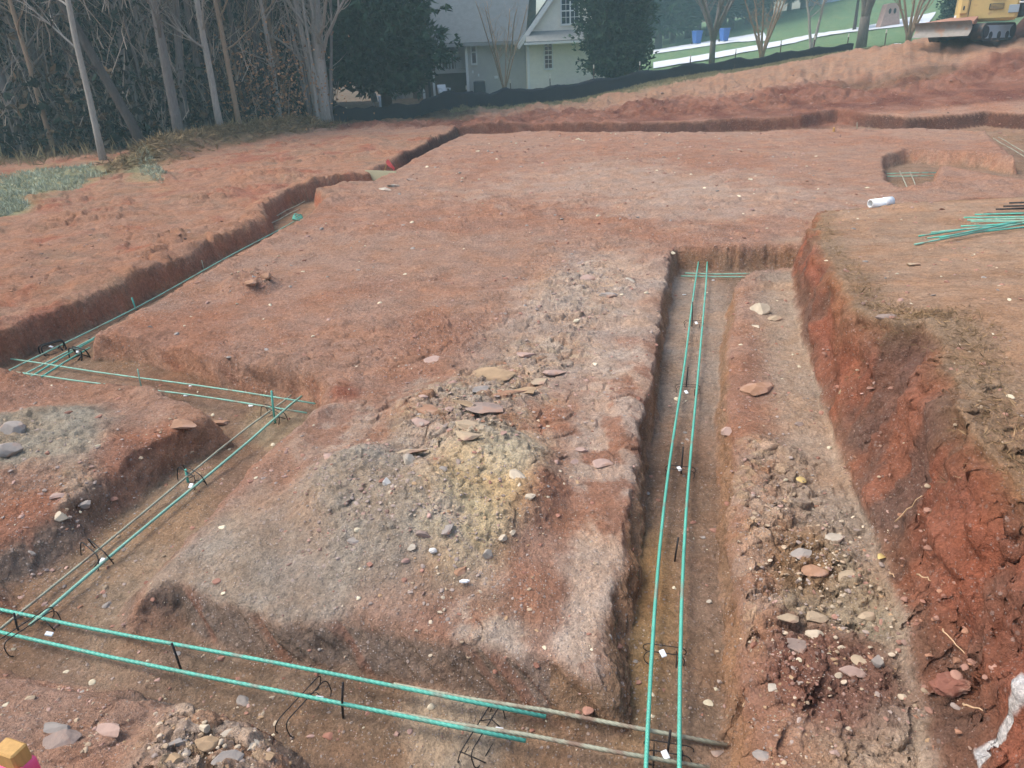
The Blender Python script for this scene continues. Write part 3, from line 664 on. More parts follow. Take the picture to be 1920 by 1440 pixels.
def scrap(px, py, s, label, m=None, z=None, name="plastic_scrap", cat="scrap"):
    p = G(px, py, FLOOR if z is None else z) if z is None else P(px, py, z)
    b = MB(); a = rng.uniform(0, 6.28); n = 6
    pl = [(s * (.7 + .5 * rng.random()) * math.cos(a + k * 1.047), s * .7 * (.7 + .5 * rng.random()) * math.sin(a + k * 1.047)) for k in range(n)]
    b.prism(pl, 0, s * .35, Matrix.Rotation(rng.uniform(-.3, .3), 4, 'X')); o = b.build(name, m or M_WHITE); o.location = p; return tag(o, label, cat, "white scraps lying about")
scrap(349, 742, .022, "small white scrap under the bars of the cross trench, its left one")
scrap(471, 761, .022, "small white scrap in the cross trench near the corner pin")
scrap(357, 702 + 22, .016, "tiny white scrap at the edge of the red block of earth")
scrap(871, 1091, .022, "white chip lying on the pad in front of the grey and yellow heap", z=.01)
scrap(1337, 526, .02, "white scrap at the closed end of the right trench")
scrap(1283, 553, .02, "small white scrap between the long bars near the cross bars")

# pile of spare bars on the bank
k = 0
PILE = [((1714, 463), (1975, 412)), ((1722, 447), (1990, 408)), ((1738, 452), (1990, 424)), ((1745, 441), (1960, 424)), ((1800, 430), (1990, 425)), ((1806, 414), (1995, 416)), ((1812, 420), (1990, 419)), ((1826, 410), (2000, 411)), ((1760, 458), (1900, 430)), ((1818, 425), (2000, 430))]
LBL = ["spare green bar reaching furthest toward the cut edge, lowest in the pile", "spare green bar with its tip just above the lowest one in the pile", "spare green bar lying across the middle of the pile", "spare green bar slanting in the upper part of the fanned ends",
       "spare green bar in the straight bundle, front edge", "spare green bar in the straight bundle, second from the back", "spare green bar in the middle of the straight bundle", "spare green bar at the back of the straight bundle", "short spare green bar fanned out in front of the pile", "spare green bar at the right of the pile, partly under the rest"]
for (a, b_), lb in zip(PILE, LBL):
    p0 = G(*a, .4); p1 = G(*b_, .4); p0[2] += .015 + .004 * k; p1[2] += .02 + .006 * k
    d = p1 - p0; p1 = p0 + d * 1.35
    n = 9; pts = p0 + (p1 - p0) * np.linspace(0, 1, n)[:, None]
    for q in pts[1:]: q[2] = max(q[2], H(q[0], q[1]) + .014 + .003 * k)
    c = pts.mean(0); mb = MB(); mb.tube(pts - c, .0085, 7); o = mb.build("reinforcing_bar", M_EPOXY if k % 3 else M_PALE, None, True); o.location = c
    tag(o, lb, "rebar", "spare bars piled on the bank"); k += 1
for i, (a, b_) in enumerate([((1850, 404), (2000, 400)), ((1866, 397), (2000, 393)), ((1880, 392), (2010, 390)), ((1842, 408), (2000, 406)), ((1872, 400), (2010, 396)), ((1890, 389), (2010, 386))]):
    p0 = G(*a, .35); p1 = G(*b_, .35); p1 = p0 + (p1 - p0) * 1.5; pts = p0 + (p1 - p0) * np.linspace(0, 1, 7)[:, None]
    for q in pts: q[2] = H(q[0], q[1]) + .02 + .006 * i
    c = pts.mean(0); mb = MB(); mb.tube(pts - c, .010, 7); o = mb.build("dark_steel_rod", M_BLACK, None, True); o.location = c
    tag(o, "dark steel rod in the bundle behind the green pile on the bank", "steel rod", "dark rods behind the green bars")

# coil of green tie at the bar ends in the left trench
b = MB(); c0 = P(558, 411, ZB + .02)
for j in range(4):
    a = np.linspace(0, 6.2, 22); b.tube(np.c_[.09 * np.cos(a) * (1 - .12 * j), .05 * np.sin(a) + .012 * j, .02 * j + .015 * np.sin(2 * a + j)], .009, 6)
o = b.build("bar_coupler_bundle", M_EPOXY, None, True); o.location = c0; tag(o, "bright green bundle of bent bar ends in the left trench", "bar ends")

# ------------------------------------------------------------------ odd things on site
M_PLY = mat("pale_plywood", (176, 172, 140), .75, .08, 12, stretch=(2, 2, 14))
M_PINK = mat("pink_flagging", (238, 92, 130), .5, .08, 20); M_RED = mat("red_flagging", (224, 96, 92), .5, .1, 20)
M_LATH = mat("raw_lath_wood", (178, 140, 84), .7, .15, 20, stretch=(8, 8, 1))
p0 = P(684, 319, .07); p1 = P(742, 321, .07)
L = np.linalg.norm(p1 - p0); ang = math.atan2(p1[1] - p0[1], p1[0] - p0[0])
e = empty("form_board", (p0 + p1) / 2, "pale plywood board standing across the left trench", "form board", None, ang)
b = MB(); b.prism([(-L / 2, -.0), (L / 2, 0), (L / 2, .02), (-L / 2, .02)], -.215, .0); v = np.concatenate(b.v); sel = (v[:, 2] < -.1) & (v[:, 0] < 0); b.v[0][sel, 0] += .05; b.build("panel", M_PLY, e)
b = MB(); b.box((-L / 2 + .05, -.03, -.33), (-L / 2 + .085, -.002, -.18)); b.build("support_leg", M_LATH, e)
b = MB(); b.tube([(-L / 2 + .07, -.02, -.30), (-.02, -.03, -.215)], .012, 6); b.build("brace", M_LATH, e)
fp = P(713, 316, .0) + np.array([0, .25, 0]); fp[2] = -.2
e = empty("flag_stake", fp, "leaning stake with a pink ribbon just behind the plywood board", "marker stake")
b = MB(); b.box((-.012, -.012, -.1), (.012, .012, .40), Matrix.Rotation(math.radians(24), 4, 'Y'), .003); b.build("stake", M_LATH, e)
b = MB(); s_ = []
for j in range(9):
    t = j / 8; s_.append([(.16 + .13 * t, -.02 + .015 * math.sin(t * 7), .37 - .20 * t), (.16 + .13 * t - .05 - .03 * math.sin(t * 5), -.02, .37 - .22 * t - .05)])
V = np.array(s_).reshape(-1, 3); b.add(np.r_[V, V + [0, .004, 0]], [[2 * i, 2 * i + 1, 2 * i + 3, 2 * i + 2] for i in range(8)] + [[18 + 2 * i, 20 + 2 * i, 21 + 2 * i, 19 + 2 * i] for i in range(8)]); b.build("ribbon", M_RED, e, True)

# stake with pink tape by the camera
tp = ray(16, 1400); tp = np.array([0, 0, CZ]) + tp * (1.02 / tp[1] if False else 1.06 / np.linalg.norm(tp) ); gz = H(tp[0], tp[1])
e = empty("survey_stake", (tp[0], tp[1], gz), "wooden survey stake wrapped in pink tape at the lower left", "survey stake")
hh = tp[2] - gz
b = MB(); b.box((-.016, -.010, -.15), (.016, .010, hh), Matrix.Rotation(math.radians(-20), 4, 'Z'), .002); b.build("stake", M_LATH, e)
b = MB(); MZ = Matrix.Rotation(math.radians(-20), 4, 'Z')
b.box((-.0185, -.0125, hh - .048), (.0185, .0125, hh - .022), MZ, .003)
b.tube([(.012, -.016, hh - .022), (.026, -.022, hh - .03), (.03, -.026, hh - .07), (.026, -.026, hh - .13)], [.007, .009, .009, .005], 8); b.build("tape", M_PINK, e, True)

# white drain pipe
pc = G(1649, 388, .2); e = empty("drain_pipe", pc + np.array([0, 0, .055]), "short white plastic drain pipe lying on the right bank", "pipe", None, math.radians(14))
def lathe_x(prof, n=24):
    b = MB(); a = np.arange(n) * 2 * math.pi / n; V = []; q = []
    for x, r in prof: V += [(x, r * math.cos(t), r * math.sin(t)) for t in a]
    for i in range(len(prof) - 1):
        for j in range(n): q.append([i * n + j, i * n + (j + 1) % n, (i + 1) * n + (j + 1) % n, (i + 1) * n + j])
    b.add(V, q); return b
lathe_x([(-.15, .044), (-.15, .054), (.04, .054), (.04, .054), (.055, .062), (.17, .062), (.17, .054), (.04, .048), (-.15, .044)]).build("barrel", M_WHITE, e, True)
# white stub marker and little stakes at the back trench
def stub(px, py, h, r, label, m=M_WHITE, z=0.0):
    p = G(px, py, z); b = MB(); b.tube([(0, 0, -.1), (0, 0, h * .9), (.01, 0, h)], [r, r, r * .8], 8); o = b.build("marker_stub", m, None, False); o.location = p; tag(o, label, "marker", "small markers by the back trench")
stub(1272, 247, .22, .045, "white marker stub standing at the edge of the far trench")
stub(1563, 247, .10, .03, "tiny tan marker stub on the far pad edge", M_LATH)
stub(888, 252, .16, .016, "thin pale stake at the far left corner of the pad", M_LATH)
stub(1000 - 166 + 8, 205, .3, .025, "short dark stake in the back slope below the fence", M_BLACK, .1)
# leaves, roots
M_LEAF = mat("dead_leaf", (184, 160, 104), .7, .2, 30)
def leaf(px, py, s, label, z):
    p = G(px, py, z); a = np.linspace(0, 2 * math.pi, 11)[:-1]; r = s * (.8 + .14 * np.cos(3 * a) + .08 * np.sin(5 * a)); V = np.c_[r * np.cos(a), r * np.sin(a) * .8, .12 * r * np.sin(2 * a) + .01]
    b = MB(); V = np.r_[V, [[0, 0, .004]]]; V2 = V - [0, 0, .0015]; n = 10
    b.add(np.r_[V, V2], None, [[n, i, (i + 1) % n] for i in range(n)] + [[2 * n + 1, n + 1 + (i + 1) % n, n + 1 + i] for i in range(n)] + [[i, n + 1 + i, (i + 1) % n] for i in range(n)] + [[(i + 1) % n, n + 1 + i, n + 1 + (i + 1) % n] for i in range(n)])
    o = b.build("fallen_leaf", M_LEAF, None, True); o.location = p + np.array([0, 0, .004]); o.rotation_euler = (0.15, .1, rng.uniform(0, 6)); tag(o, label, "leaf", "fallen yellow leaves")
leaf(1502, 900, .035, "yellow fallen leaf flat on the ledge beside the cut bank", 0)
leaf(1652, 1048, .026, "small yellow leaf caught on the foot of the cut bank", 0)
M_ROOT = mat("torn_root", (196, 164, 128), .8, .2, 30)
def root(a, b_, label, z, r=.004):
    p = G(*a, z); q = G(*b_, z); p = p + np.array([-.012, -.012, .012]); q = q + np.array([-.02, -.03, .02]); n = 7
    pts = p + (q - p) * np.linspace(0, 1, n)[:, None] + rng.normal(0, .004, (n, 3)); c = pts.mean(0)
    mb = MB(); mb.tube(pts - c, np.linspace(r, r * .4, n), 6); o = mb.build("torn_root", M_ROOT, None, True); o.location = c; tag(o, label, "root", "torn roots in the cut bank")
root((1682, 978), (1712, 980), "pale torn root sticking out of the middle of the cut bank", .4)
root((1722, 1074), (1748, 1084), "pale root end in the lower part of the cut bank", .4)
root((1765, 1178), (1812, 1222), "longest thin root hanging down the lower cut bank", .5, .003)
root((1668, 1072), (1682, 1080), "short root at the foot of the cut bank", .2)
root((1806, 1318), (1842, 1320), "root lying under the red clod near the white paint line", .5)
scrap(1707, 842, .018, "bluish white bit of plastic stuck in the cut bank", z=.42)

# ------------------------------------------------------------------ rocks
ST = {k: mat("stone_" + k, c, .9, .2, 9, bump=.006, bscale=30, spec=.15, dirt=((160, 130, 112), 11, .62 if k in ('white', 'cream', 'ochre') else .5)) for k, c in
      dict(grey=(146, 138, 130), tan=(166, 148, 124), cream=(186, 172, 150), rust=(154, 120, 96), pink=(164, 140, 128), dark=(140, 124, 114), ochre=(158, 134, 106), white=(206, 202, 194), pale=(174, 164, 148), red=(130, 88, 74)).items()}
def ico(sub):
    t = (1 + 5 ** .5) / 2
    V = [(-1, t, 0), (1, t, 0), (-1, -t, 0), (1, -t, 0), (0, -1, t), (0, 1, t), (0, -1, -t), (0, 1, -t), (t, 0, -1), (t, 0, 1), (-t, 0, -1), (-t, 0, 1)]
    F = [(0, 11, 5), (0, 5, 1), (0, 1, 7), (0, 7, 10), (0, 10, 11), (1, 5, 9), (5, 11, 4), (11, 10, 2), (10, 7, 6), (7, 1, 8), (3, 9, 4), (3, 4, 2), (3, 2, 6), (3, 6, 8), (3, 8, 9), (4, 9, 5), (2, 4, 11), (6, 2, 10), (8, 6, 7), (9, 8, 1)]
    V = [np.array(v) / np.linalg.norm(v) for v in V]
    for _ in range(sub):
        c = {}; G_ = []
        def mid(a, b):
            k = (min(a, b), max(a, b))
            if k not in c: m = V[a] + V[b]; c[k] = len(V); V.append(m / np.linalg.norm(m))
            return c[k]
        for a, b, d in F: x, y, z = mid(a, b), mid(b, d), mid(d, a); G_ += [(a, x, z), (b, y, x), (d, z, y), (x, y, z)]
        F = G_
    return np.array(V), np.array(F)
ICO = {k: ico(k) for k in (0, 1, 2, 3)}
def rock_verts(seed, sub=3, cuts=9, rough=.06):
    V, F = ICO[sub]; V = V.copy(); r = np.random.default_rng(seed)
    for _ in range(cuts):
        n = r.normal(size=3); n /= np.linalg.norm(n); d = r.uniform(.45, .85); k = V @ n; over = np.maximum(k - d, 0); V -= over[:, None] * n * .99
    s = V * 2.2 + seed
    V *= 1 + rough * (fbm(s[:, 0] + s[:, 2] * .7, s[:, 1] - s[:, 2] * .6, seed % 97, 3))[:, None] * 2
    return V, F
RK = 0
def rock(px, py, wpx, kind, label, flat=.45, asp=.75, z0=0.0, group="larger loose rocks", name="rock", sink=.42, tilt=.22):
    global RK; RK += 1
    p = G(px, py, z0); dep = (p - [0, 0, CZ]) @ _f; wpx = wpx * (.85 if px > 1390 and py > 700 else 1); w = wpx * dep / FPX * (1.15 if flat < .4 else 1.0)
    V, F = rock_verts(900 + RK, 3, 12 if flat > .3 else 18, .2 if kind == 'red' else .03)
    V = V / np.ptp(V, 0) * np.array([w, w * asp, w * flat * (.7 if flat <= .6 else 1)]); V[:, 2] -= V[:, 2].min()
    o = mesh_np(name, V, F, ST[kind], False); o.location = p - np.array([0, 0, (min(sink, .1) if flat < .35 else sink * .85) * w * flat]); r = np.random.default_rng(RK)
    o.rotation_euler = (r.uniform(-tilt, tilt), r.uniform(-tilt, tilt), r.uniform(-.6, .6)); return tag(o, label, "rock", group)
rock(972, 892, 44, "cream", "cream coloured rock at the right top of the yellow heap", .5)
rock(995, 935, 22, "cream", "round cream stone below the cream rock, right of the yellow heap", .7)
rock(727, 908, 17, "white", "small bright white stone with a dark side on top of the grey heap", .9, sink=.1)
rock(912, 1040, 24, "pale", "pale greenish stone at the foot of the yellow heap", .7)
rock(772, 1028, 18, "pale", "pale stone at the front foot of the grey heap", .7)
rock(665, 1015, 26, "grey", "flat grey stone on the front slope of the grey heap", .5)
rock(810, 1035, 16, "white", "whitish stone between the grey and yellow heaps", .8)
rock(790, 1000, 30, "dark", "rounded dark clod on the face of the grey heap", .6)
rock(838, 990, 34, "grey", "blocky grey clod where the grey heap meets the yellow clay", .6)
rock(865, 1068, 26, "rust", "rusty stone lying just before the yellow heap", .4)
rock(770, 852, 62, "tan", "thin tan slab propped up at the back of the grey heap", .22, .5, tilt=.5, sink=.0)
rock(765, 868, 34, "pale", "pale wedge of stone under the propped tan slab", .7)
rock(940, 1010, 18, "cream", "small cream stone on the right flank of the yellow heap", .7)
rock(960, 1000, 14, "cream", "smallest cream stone low on the right of the yellow heap", .7)
rock(880, 800, 52, "tan", "greyish tan slab behind the yellow heap", .35, .7)
rock(878, 820, 50, "tan", "long tan slab with a split edge just above the yellow heap", .28, .5)
rock(780, 795, 50, "pink", "rounded pinkish slab left of the tan slabs", .4, .6)
rock(805, 770, 54, "rust", "flat orange brown slab behind the pinkish slab", .16, .6)
rock(875, 760, 44, "ochre", "thin ochre slab tilted between the flat brown slabs", .14, .4, tilt=.35)
rock(912, 765, 70, "dark", "broad grey brown slab in the middle of the slab cluster", .2, .8)
rock(955, 740, 62, "rust", "long brown slab slanting down at the right of the slab cluster", .22, .3, tilt=.5)
rock(985, 738, 48, "ochre", "ochre brown slab at the right end of the slab cluster", .22, .7)
rock(930, 705, 70, "ochre", "broad ochre slab at the back of the slab cluster", .16, .6)
rock(1010, 715, 30, "tan", "small tan slab at the far right of the slab cluster", .3)
rock(838, 768, 28, "pink", "pink wedge stone beside the flat brown slab", .5)
rock(795, 745, 24, "pink", "small pink stone behind the flat brown slab", .5)
rock(812, 675, 40, "pink", "pink cobble alone on the pad behind the slabs", .42)
rock(902, 732, 34, "grey", "purplish grey slab left of the long slanting slab", .25)
rock(1038, 700, 40, "pink", "flat pinkish slab in the pale rubble patch", .25)
rock(985, 668, 34, "pink", "light pink slab in the pale rubble patch behind the slabs", .3)
rock(1075, 866, 20, "pink", "lone oval stone on the pad right of the slabs, its left one", .6)
rock(1090, 845, 24, "pink", "lone lumpy stone on the pad right of the slabs, its right one", .6)
rock(1130, 870, 34, "pink", "flat cracked slab near the right trench edge", .18)
rock(615, 862, 30, "pink", "pink clod at the back left of the grey heap", .5)
rock(1425, 583, 36, "cream", "large pale boulder on the ledge near the end of the right trench", .7, .9)
rock(1452, 598, 28, "tan", "tan stone lying against the pale boulder", .5)
rock(1418, 612, 16, "cream", "small cream stone in front of the pale boulder", .4)
rock(1100, 520, 38, "pink", "pinkish block at the front of the grey patch on the pad", .4)
rock(1140, 552, 36, "grey", "grey block at the right of the grey patch on the pad", .4)
rock(1090, 495, 24, "dark", "dark clod at the back of the grey patch on the pad", .5)
rock(1180, 525, 20, "pale", "pale stone alone beside the grey patch", .5)
rock(1415, 735, 70, "rust", "reddish brown shelf of rock on the ledge beside the right trench", .3, .6)
rock(1365, 812, 26, "pink", "rounded pinkish stone at the ledge rim by the right trench", .7)
rock(1525, 1072, 60, "rust", "brown orange boulder on the ledge halfway down the cut bank", .5, .8)
rock(1560, 1010, 48, "pale", "pale crumbly boulder against the cut bank", .5)
rock(1500, 1040, 40, "grey", "grey slab behind the brown orange boulder", .3)
rock(1590, 1080, 70, "tan", "greyish tan slab leaning at the foot of the cut bank", .4, .7)
rock(1475, 1170, 44, "tan", "long tan slab in the yellow rubble by the right trench", .3, .6)
rock(1495, 1215, 52, "dark", "rounded mauve slab in the yellow rubble", .35, .8)
rock(1530, 1160, 52, "tan", "tan block at the top of the yellow rubble", .5)
rock(1528, 1190, 40, "cream", "pale yellow rock in the middle of the yellow rubble", .5)
rock(1620, 1160, 40, "tan", "tan boulder where the yellow rubble meets the cut bank", .7)
rock(1615, 1240, 38, "tan", "tan rounded slab at the lower right of the rubble", .5)
rock(1645, 1245, 28, "grey", "upright grey slab leaning on the cut bank", 1.2, .5)
rock(1600, 1264, 52, "pink", "thin pink slab under the tan slab at the lower right", .22, .5)
rock(1400, 1322, 20, "ochre", "ochre stone on the trench side near the lower rubble", .6, sink=.2)
rock(1450, 1290, 30, "pale", "pale stone above the ochre one by the trench side", .6)
rock(1432, 1415, 44, "grey", "grey clod at the ledge rim at the bottom of the photo", .6)
rock(1565, 1412, 28, "pink", "pinkish cobble on the red soil at the bottom of the photo", .5)
rock(1345, 1412, 26, "dark", "dark cobble in the right trench at the bottom of the photo", .5, z0=FLOOR)
rock(1330, 1130, 12, "pale", "small pale pebble in the right trench beside the long bars", .7, z0=FLOOR)
rock(1500, 775 + 20, 26, "dark", "dark stone at the foot of the cut bank's upper half", .5)
rock(1582, 745, 30, "ochre", "ochre clod stuck on the upper cut bank", .9, z0=.1)
rock(1665, 595, 36, "dark", "brown clod on the rim of the cut bank", .4, z0=.7)
rock(1712, 497, 26, "tan", "tan stone alone on the bank top below the green pile", .5, z0=.6)
rock(1770, 488, 20, "rust", "rusty stone on the bank top right of the tan stone", .5, z0=.6)
rock(1790, 1275, 84, "red", "big red clod bulging out of the lower cut bank", .6, .7, z0=.5, sink=.62)
rock(1860, 1090, 60, "red", "red clod near the top of the cut bank at the right edge", .6, .8, z0=.7, sink=.5)
rock(330, 1388, 46, "grey", "grey pointed rock sunk in the near bank at the lower left", .6, .5)
rock(100, 1368, 60, "grey", "long grey slab in the near bank beside the survey stake", .4, .5)
rock(110, 1395, 66, "dark", "dark clod below the long grey slab", .6)
rock(205, 1375, 60, "pink", "pale pink slab in the near bank, between the grey rocks", .3, .4)
rock(350, 1412, 28, "grey", "grey oval stone in the near rubble heap", .5)
rock(385, 1395, 46, "ochre", "ochre block in the near rubble heap", .6)
rock(330, 1430, 40, "ochre", "ochre wedge at the bottom of the near rubble heap", .6)
rock(430, 1425, 50, "grey", "long grey slab at the bottom of the near rubble heap", .3, .5)
rock(500, 1418, 30, "ochre", "small ochre block at the right of the near rubble heap", .5)
rock(470, 1400, 36, "pale", "pale crumbly block in the middle of the near rubble heap", .6)
rock(430, 1375, 40, "pale", "pale block at the back of the near rubble heap", .6)
rock(385, 1368, 22, "cream", "cream stone at the back left of the near rubble heap", .7)
rock(55, 1310, 26, "tan", "tan stone on the near bank below the green bars", .5)
rock(455, 1313, 28, "grey", "grey flat stone in the front trench beside the near bank", .5, z0=FLOOR)
rock(490, 1345, 14, "ochre", "small ochre pebble in the front trench", .6, z0=FLOOR)
rock(115, 970, 24, "cream", "cream round stone on the slope of the red block of earth", .8)
rock(110, 930, 30, "pink", "pinkish stone high on the slope of the red block of earth", .5)
rock(165, 945, 22, "grey", "grey lump beside the pinkish stone on the red block's slope", .7)
rock(55, 1035, 32, "grey", "striped grey slab low on the red block of earth", .4, .4)
rock(405, 795, 46, "rust", "brown broken slab at the tip of the red block of earth", .4, .6)
rock(345, 800, 40, "rust", "brown slab behind the tip of the red block of earth", .3)
rock(30, 810, 46, "grey", "round grey clod in the grey patch at the left edge", .7)
rock(15, 850, 44, "grey", "grey clod at the photo's left edge in the grey patch", .7)
rock(470, 528, 30, "rust", "brown clod of the broken lump on the pad's left part", .6)
rock(500, 522, 26, "rust", "smaller brown clod of the broken lump on the pad's left part", .7)
rock(738, 350, 22, "pale", "pale shale pieces beside the plywood board, the right one", .3)
rock(722, 357, 24, "pale", "pale shale pieces beside the plywood board, the left one", .3)
rock(770, 338, 18, "dark", "dark flake on the pad right of the pale shale", .2)

# loose rubble nobody could count
def rubble():
    r = np.random.default_rng(5); base_ = [rock_verts(50 + i, 1, 7, .05)[0] for i in range(14)]; F1 = ICO[1][1]
    X = []; Y = []; S = []; Cc = []; FL = []
    pal = {k: lin(c) for k, c in dict(grey=(150, 142, 134), tan=(170, 154, 126), cream=(198, 186, 160), rust=(150, 104, 74), pink=(168, 138, 126), dark=(132, 110, 100), ochre=(166, 138, 98), red=(146, 106, 90), pad=(154, 116, 100), bank=(146, 120, 100), mid=(154, 128, 114)).items()}
    def put(px, py, sx, sy, rot, n, lo, hi, kinds, z=0.0, flat=.5):
        c = P(px, py, z); a = math.radians(rot); u = r.normal(0, sx, n); v = r.normal(0, sy, n)
        X.append(c[0] + u * math.cos(a) + v * math.sin(a)); Y.append(c[1] - u * math.sin(a) + v * math.cos(a))
        S.append(.85 * lo * (.75 * hi / lo) ** (r.random(n) ** 2.6)); Cc.append((.62 * np.array([pal[k] for k in r.choice(kinds, n)]) + .38 * pal['mid']) * r.uniform(.8, 1.15, (n, 1))); FL.append(np.full(n, flat))
    put(690, 975, .34, .22, 60, 900, .006, .040, ['grey', 'grey', 'dark'])
    put(900, 985, .22, .34, 10, 700, .005, .035, ['tan', 'cream', 'ochre', 'grey'])
    put(860, 1050, .30, .10, 75, 260, .006, .03, ['tan', 'cream', 'grey', 'pink'])
    put(900, 800, .32, .34, 12, 420, .008, .060, ['pink', 'pink', 'tan', 'grey', 'rust'], flat=.3)
    put(960, 740, .24, .25, 12, 240, .01, .06, ['rust', 'pink', 'ochre', 'grey'], flat=.25)
    put(1040, 680, .40, .6, 12, 420, .008, .050, ['pink', 'pink', 'grey'], flat=.3)
    put(1090, 540, .45, .8, 12, 620, .01, .06, ['grey', 'grey', 'pink', 'dark'], flat=.5)
    put(1230, 440, 1.0, .9, 12, 300, .01, .05, ['dark', 'pink', 'grey'], flat=.4)
    put(600, 880, .25, .25, 50, 160, .008, .04, ['pink', 'grey'])
    put(780, 680, .25, .25, 50, 80, .008, .04, ['pink', 'grey', 'cream'], flat=.3)
    put(540, 1070, .5, .25, 60, 350, .004, .016, ['grey', 'pink', 'cream'])
    put(1000, 1170, .5, .15, 72, 420, .003, .012, ['cream', 'pink', 'grey'])
    put(1110, 1100, .1, .6, 8, 300, .003, .014, ['cream', 'pink', 'grey'])
    put(60, 850, .4, .35, 45, 420, .006, .045, ['grey', 'grey', 'tan'])
    put(170, 950, .35, .14, 50, 220, .008, .05, ['pink', 'tan', 'grey', 'rust'])
    put(330, 830, .25, .14, 50, 160, .008, .05, ['rust', 'pink', 'tan'])
    put(60, 1030, .2, .10, 50, 120, .008, .04, ['grey', 'pink'])
    put(420, 1400, .26, .16, 70, 520, .005, .035, ['tan', 'grey', 'cream', 'ochre'])
    put(170, 1370, .35, .16, 70, 360, .005, .035, ['pink', 'grey', 'tan', 'pad'])
    put(1440, 950, .12, .5, 14, 300, .005, .04, ['pink', 'tan', 'grey'])
    put(1530, 1030, .14, .2, 14, 260, .008, .045, ['grey', 'pink', 'cream', 'tan'])
    put(1550, 1190, .14, .28, 14, 620, .005, .04, ['tan', 'cream', 'grey', 'ochre'])
    put(1440, 1200, .05, .45, 14, 260, .005, .028, ['grey', 'pink', 'cream'])
    put(1560, 1340, .16, .2, 14, 260, .004, .025, ['red', 'red', 'pink'])
    put(1460, 1370, .08, .2, 14, 220, .005, .03, ['grey', 'tan', 'ochre'])
    put(1430, 640, .15, .7, 14, 220, .006, .04, ['pink', 'tan', 'grey'])
    put(1400, 730, .08, .2, 14, 80, .008, .05, ['rust', 'pink', 'red'])
    put(1650, 900, .15, .9, 14, 260, .006, .05, ['red', 'red', 'dark', 'rust'], .3)
    put(1780, 1100, .12, .5, 14, 140, .006, .05, ['red', 'red', 'rust'], .5)
    put(1600, 700, .10, .7, 14, 220, .006, .05, ['red', 'dark'], .3)
    put(1280, 900, .10, 1.8, 14, 420, .003, .014, ['pink', 'tan', 'grey', 'cream'], FLOOR)
    put(1250, 1300, .14, .3, 14, 420, .002, .010, ['tan', 'grey', 'cream', 'ochre'], FLOOR)
    put(700, 1300, .6, .12, 74, 700, .002, .011, ['tan', 'grey', 'cream', 'pad'], FLOOR)
    put(850, 1370, .35, .1, 74, 300, .002, .009, ['cream', 'grey'], FLOOR)
    put(330, 900, .10, .8, -35, 240, .003, .014, ['tan', 'grey', 'pad'], FLOOR)
    put(1750, 480, .8, .8, 14, 260, .006, .04, ['bank', 'bank', 'tan'], .6, .4)
    put(1880, 760, .3, .6, 14, 200, .006, .03, ['bank', 'tan'], .8, .4)
    put(200, 460, 1.6, 1.4, 70, 420, .012, .08, ['red', 'rust', 'pad', 'dark'], .05, .4)
    put(90, 480, .9, .8, 70, 200, .012, .09, ['red', 'rust', 'dark'], .05, .4)
    put(330, 430, 1.4, 1.0, 70, 200, .012, .08, ['red', 'rust', 'pad'], .05, .4)
    put(700, 335, .8, .8, 14, 120, .012, .06, ['dark', 'tan', 'pad'], 0, .25)
    put(850, 295, .4, .5, 14, 60, .015, .10, ['dark', 'pad'], 0, .25)
    put(470, 535, .25, .18, 60, 160, .01, .06, ['pad', 'rust', 'tan'], 0, .5)
    put(510, 600, .35, .2, 60, 120, .006, .035, ['pad', 'pink'], 0, .4)
    put(1350, 195, 3, 1.5, 14, 420, .03, .16, ['red', 'dark', 'pad'], .3, .6)
    put(1750, 190, 2.5, 2, 14, 320, .03, .16, ['red', 'dark', 'pad'], .6, .6)
    put(1050, 215, 2, 1.5, 14, 160, .03, .12, ['red', 'pad'], .1, .6)
    n = 6500      # even scatter over the pad
    xs = r.uniform(-4.5, 4, n); ys = 2.0 + 20 * r.random(n) ** 2.0
    X.append(xs + .17 * ys); Y.append(ys); S.append(.003 * (10 ** (r.random(n) ** 3)) * (1 + ys / 9)); Cc.append(np.array([pal[k] for k in r.choice(['pink', 'pad', 'pad', 'pad', 'red', 'grey', 'cream'], n)]) * r.uniform(.75, 1.15, (n, 1))); FL.append(np.full(n, .45))
    X, Y, S, Cc, FL = (np.concatenate(q) for q in (X, Y, S, Cc, FL))
    Z, m = terrain(X, Y, False); k = (np.hypot(X, Y) > .8); X, Y, Z, S, Cc, FL = X[k], Y[k], Z[k], S[k], Cc[k], FL[k]; n = len(X)
    bi = r.integers(0, 14, n); B = np.array(base_)[bi]                       # n,42,3
    B = B * (S[:, None] * r.uniform(.7, 1.3, (n, 3)) * np.c_[np.ones(n), np.ones(n), FL])[:, None, :] * .6
    tl = r.normal(0, .25, n); ct, st = np.cos(tl)[:, None], np.sin(tl)[:, None]
    y2 = B[:, :, 1] * ct - B[:, :, 2] * st; z2 = B[:, :, 1] * st + B[:, :, 2] * ct
    a = r.uniform(0, 6.283, n); ca, sa = np.cos(a)[:, None], np.sin(a)[:, None]
    V = np.stack([B[:, :, 0] * ca - y2 * sa + X[:, None], B[:, :, 0] * sa + y2 * ca + Y[:, None], z2 + (Z + S * FL * .06)[:, None]], -1).reshape(-1, 3)
    F = (F1[None] + (np.arange(n) * 42)[:, None, None]).reshape(-1, 3)
    o = mesh_np("loose_stones", V, F, mat("loose_stone", None, .95, .2, 25, spec=.1, attr="Col"), False, {"Col": np.repeat(Cc, 42, 0)})
    tag(o, "loose stones and crumbs of clay scattered over the dug ground", "rubble", None, "stuff")
rubble()
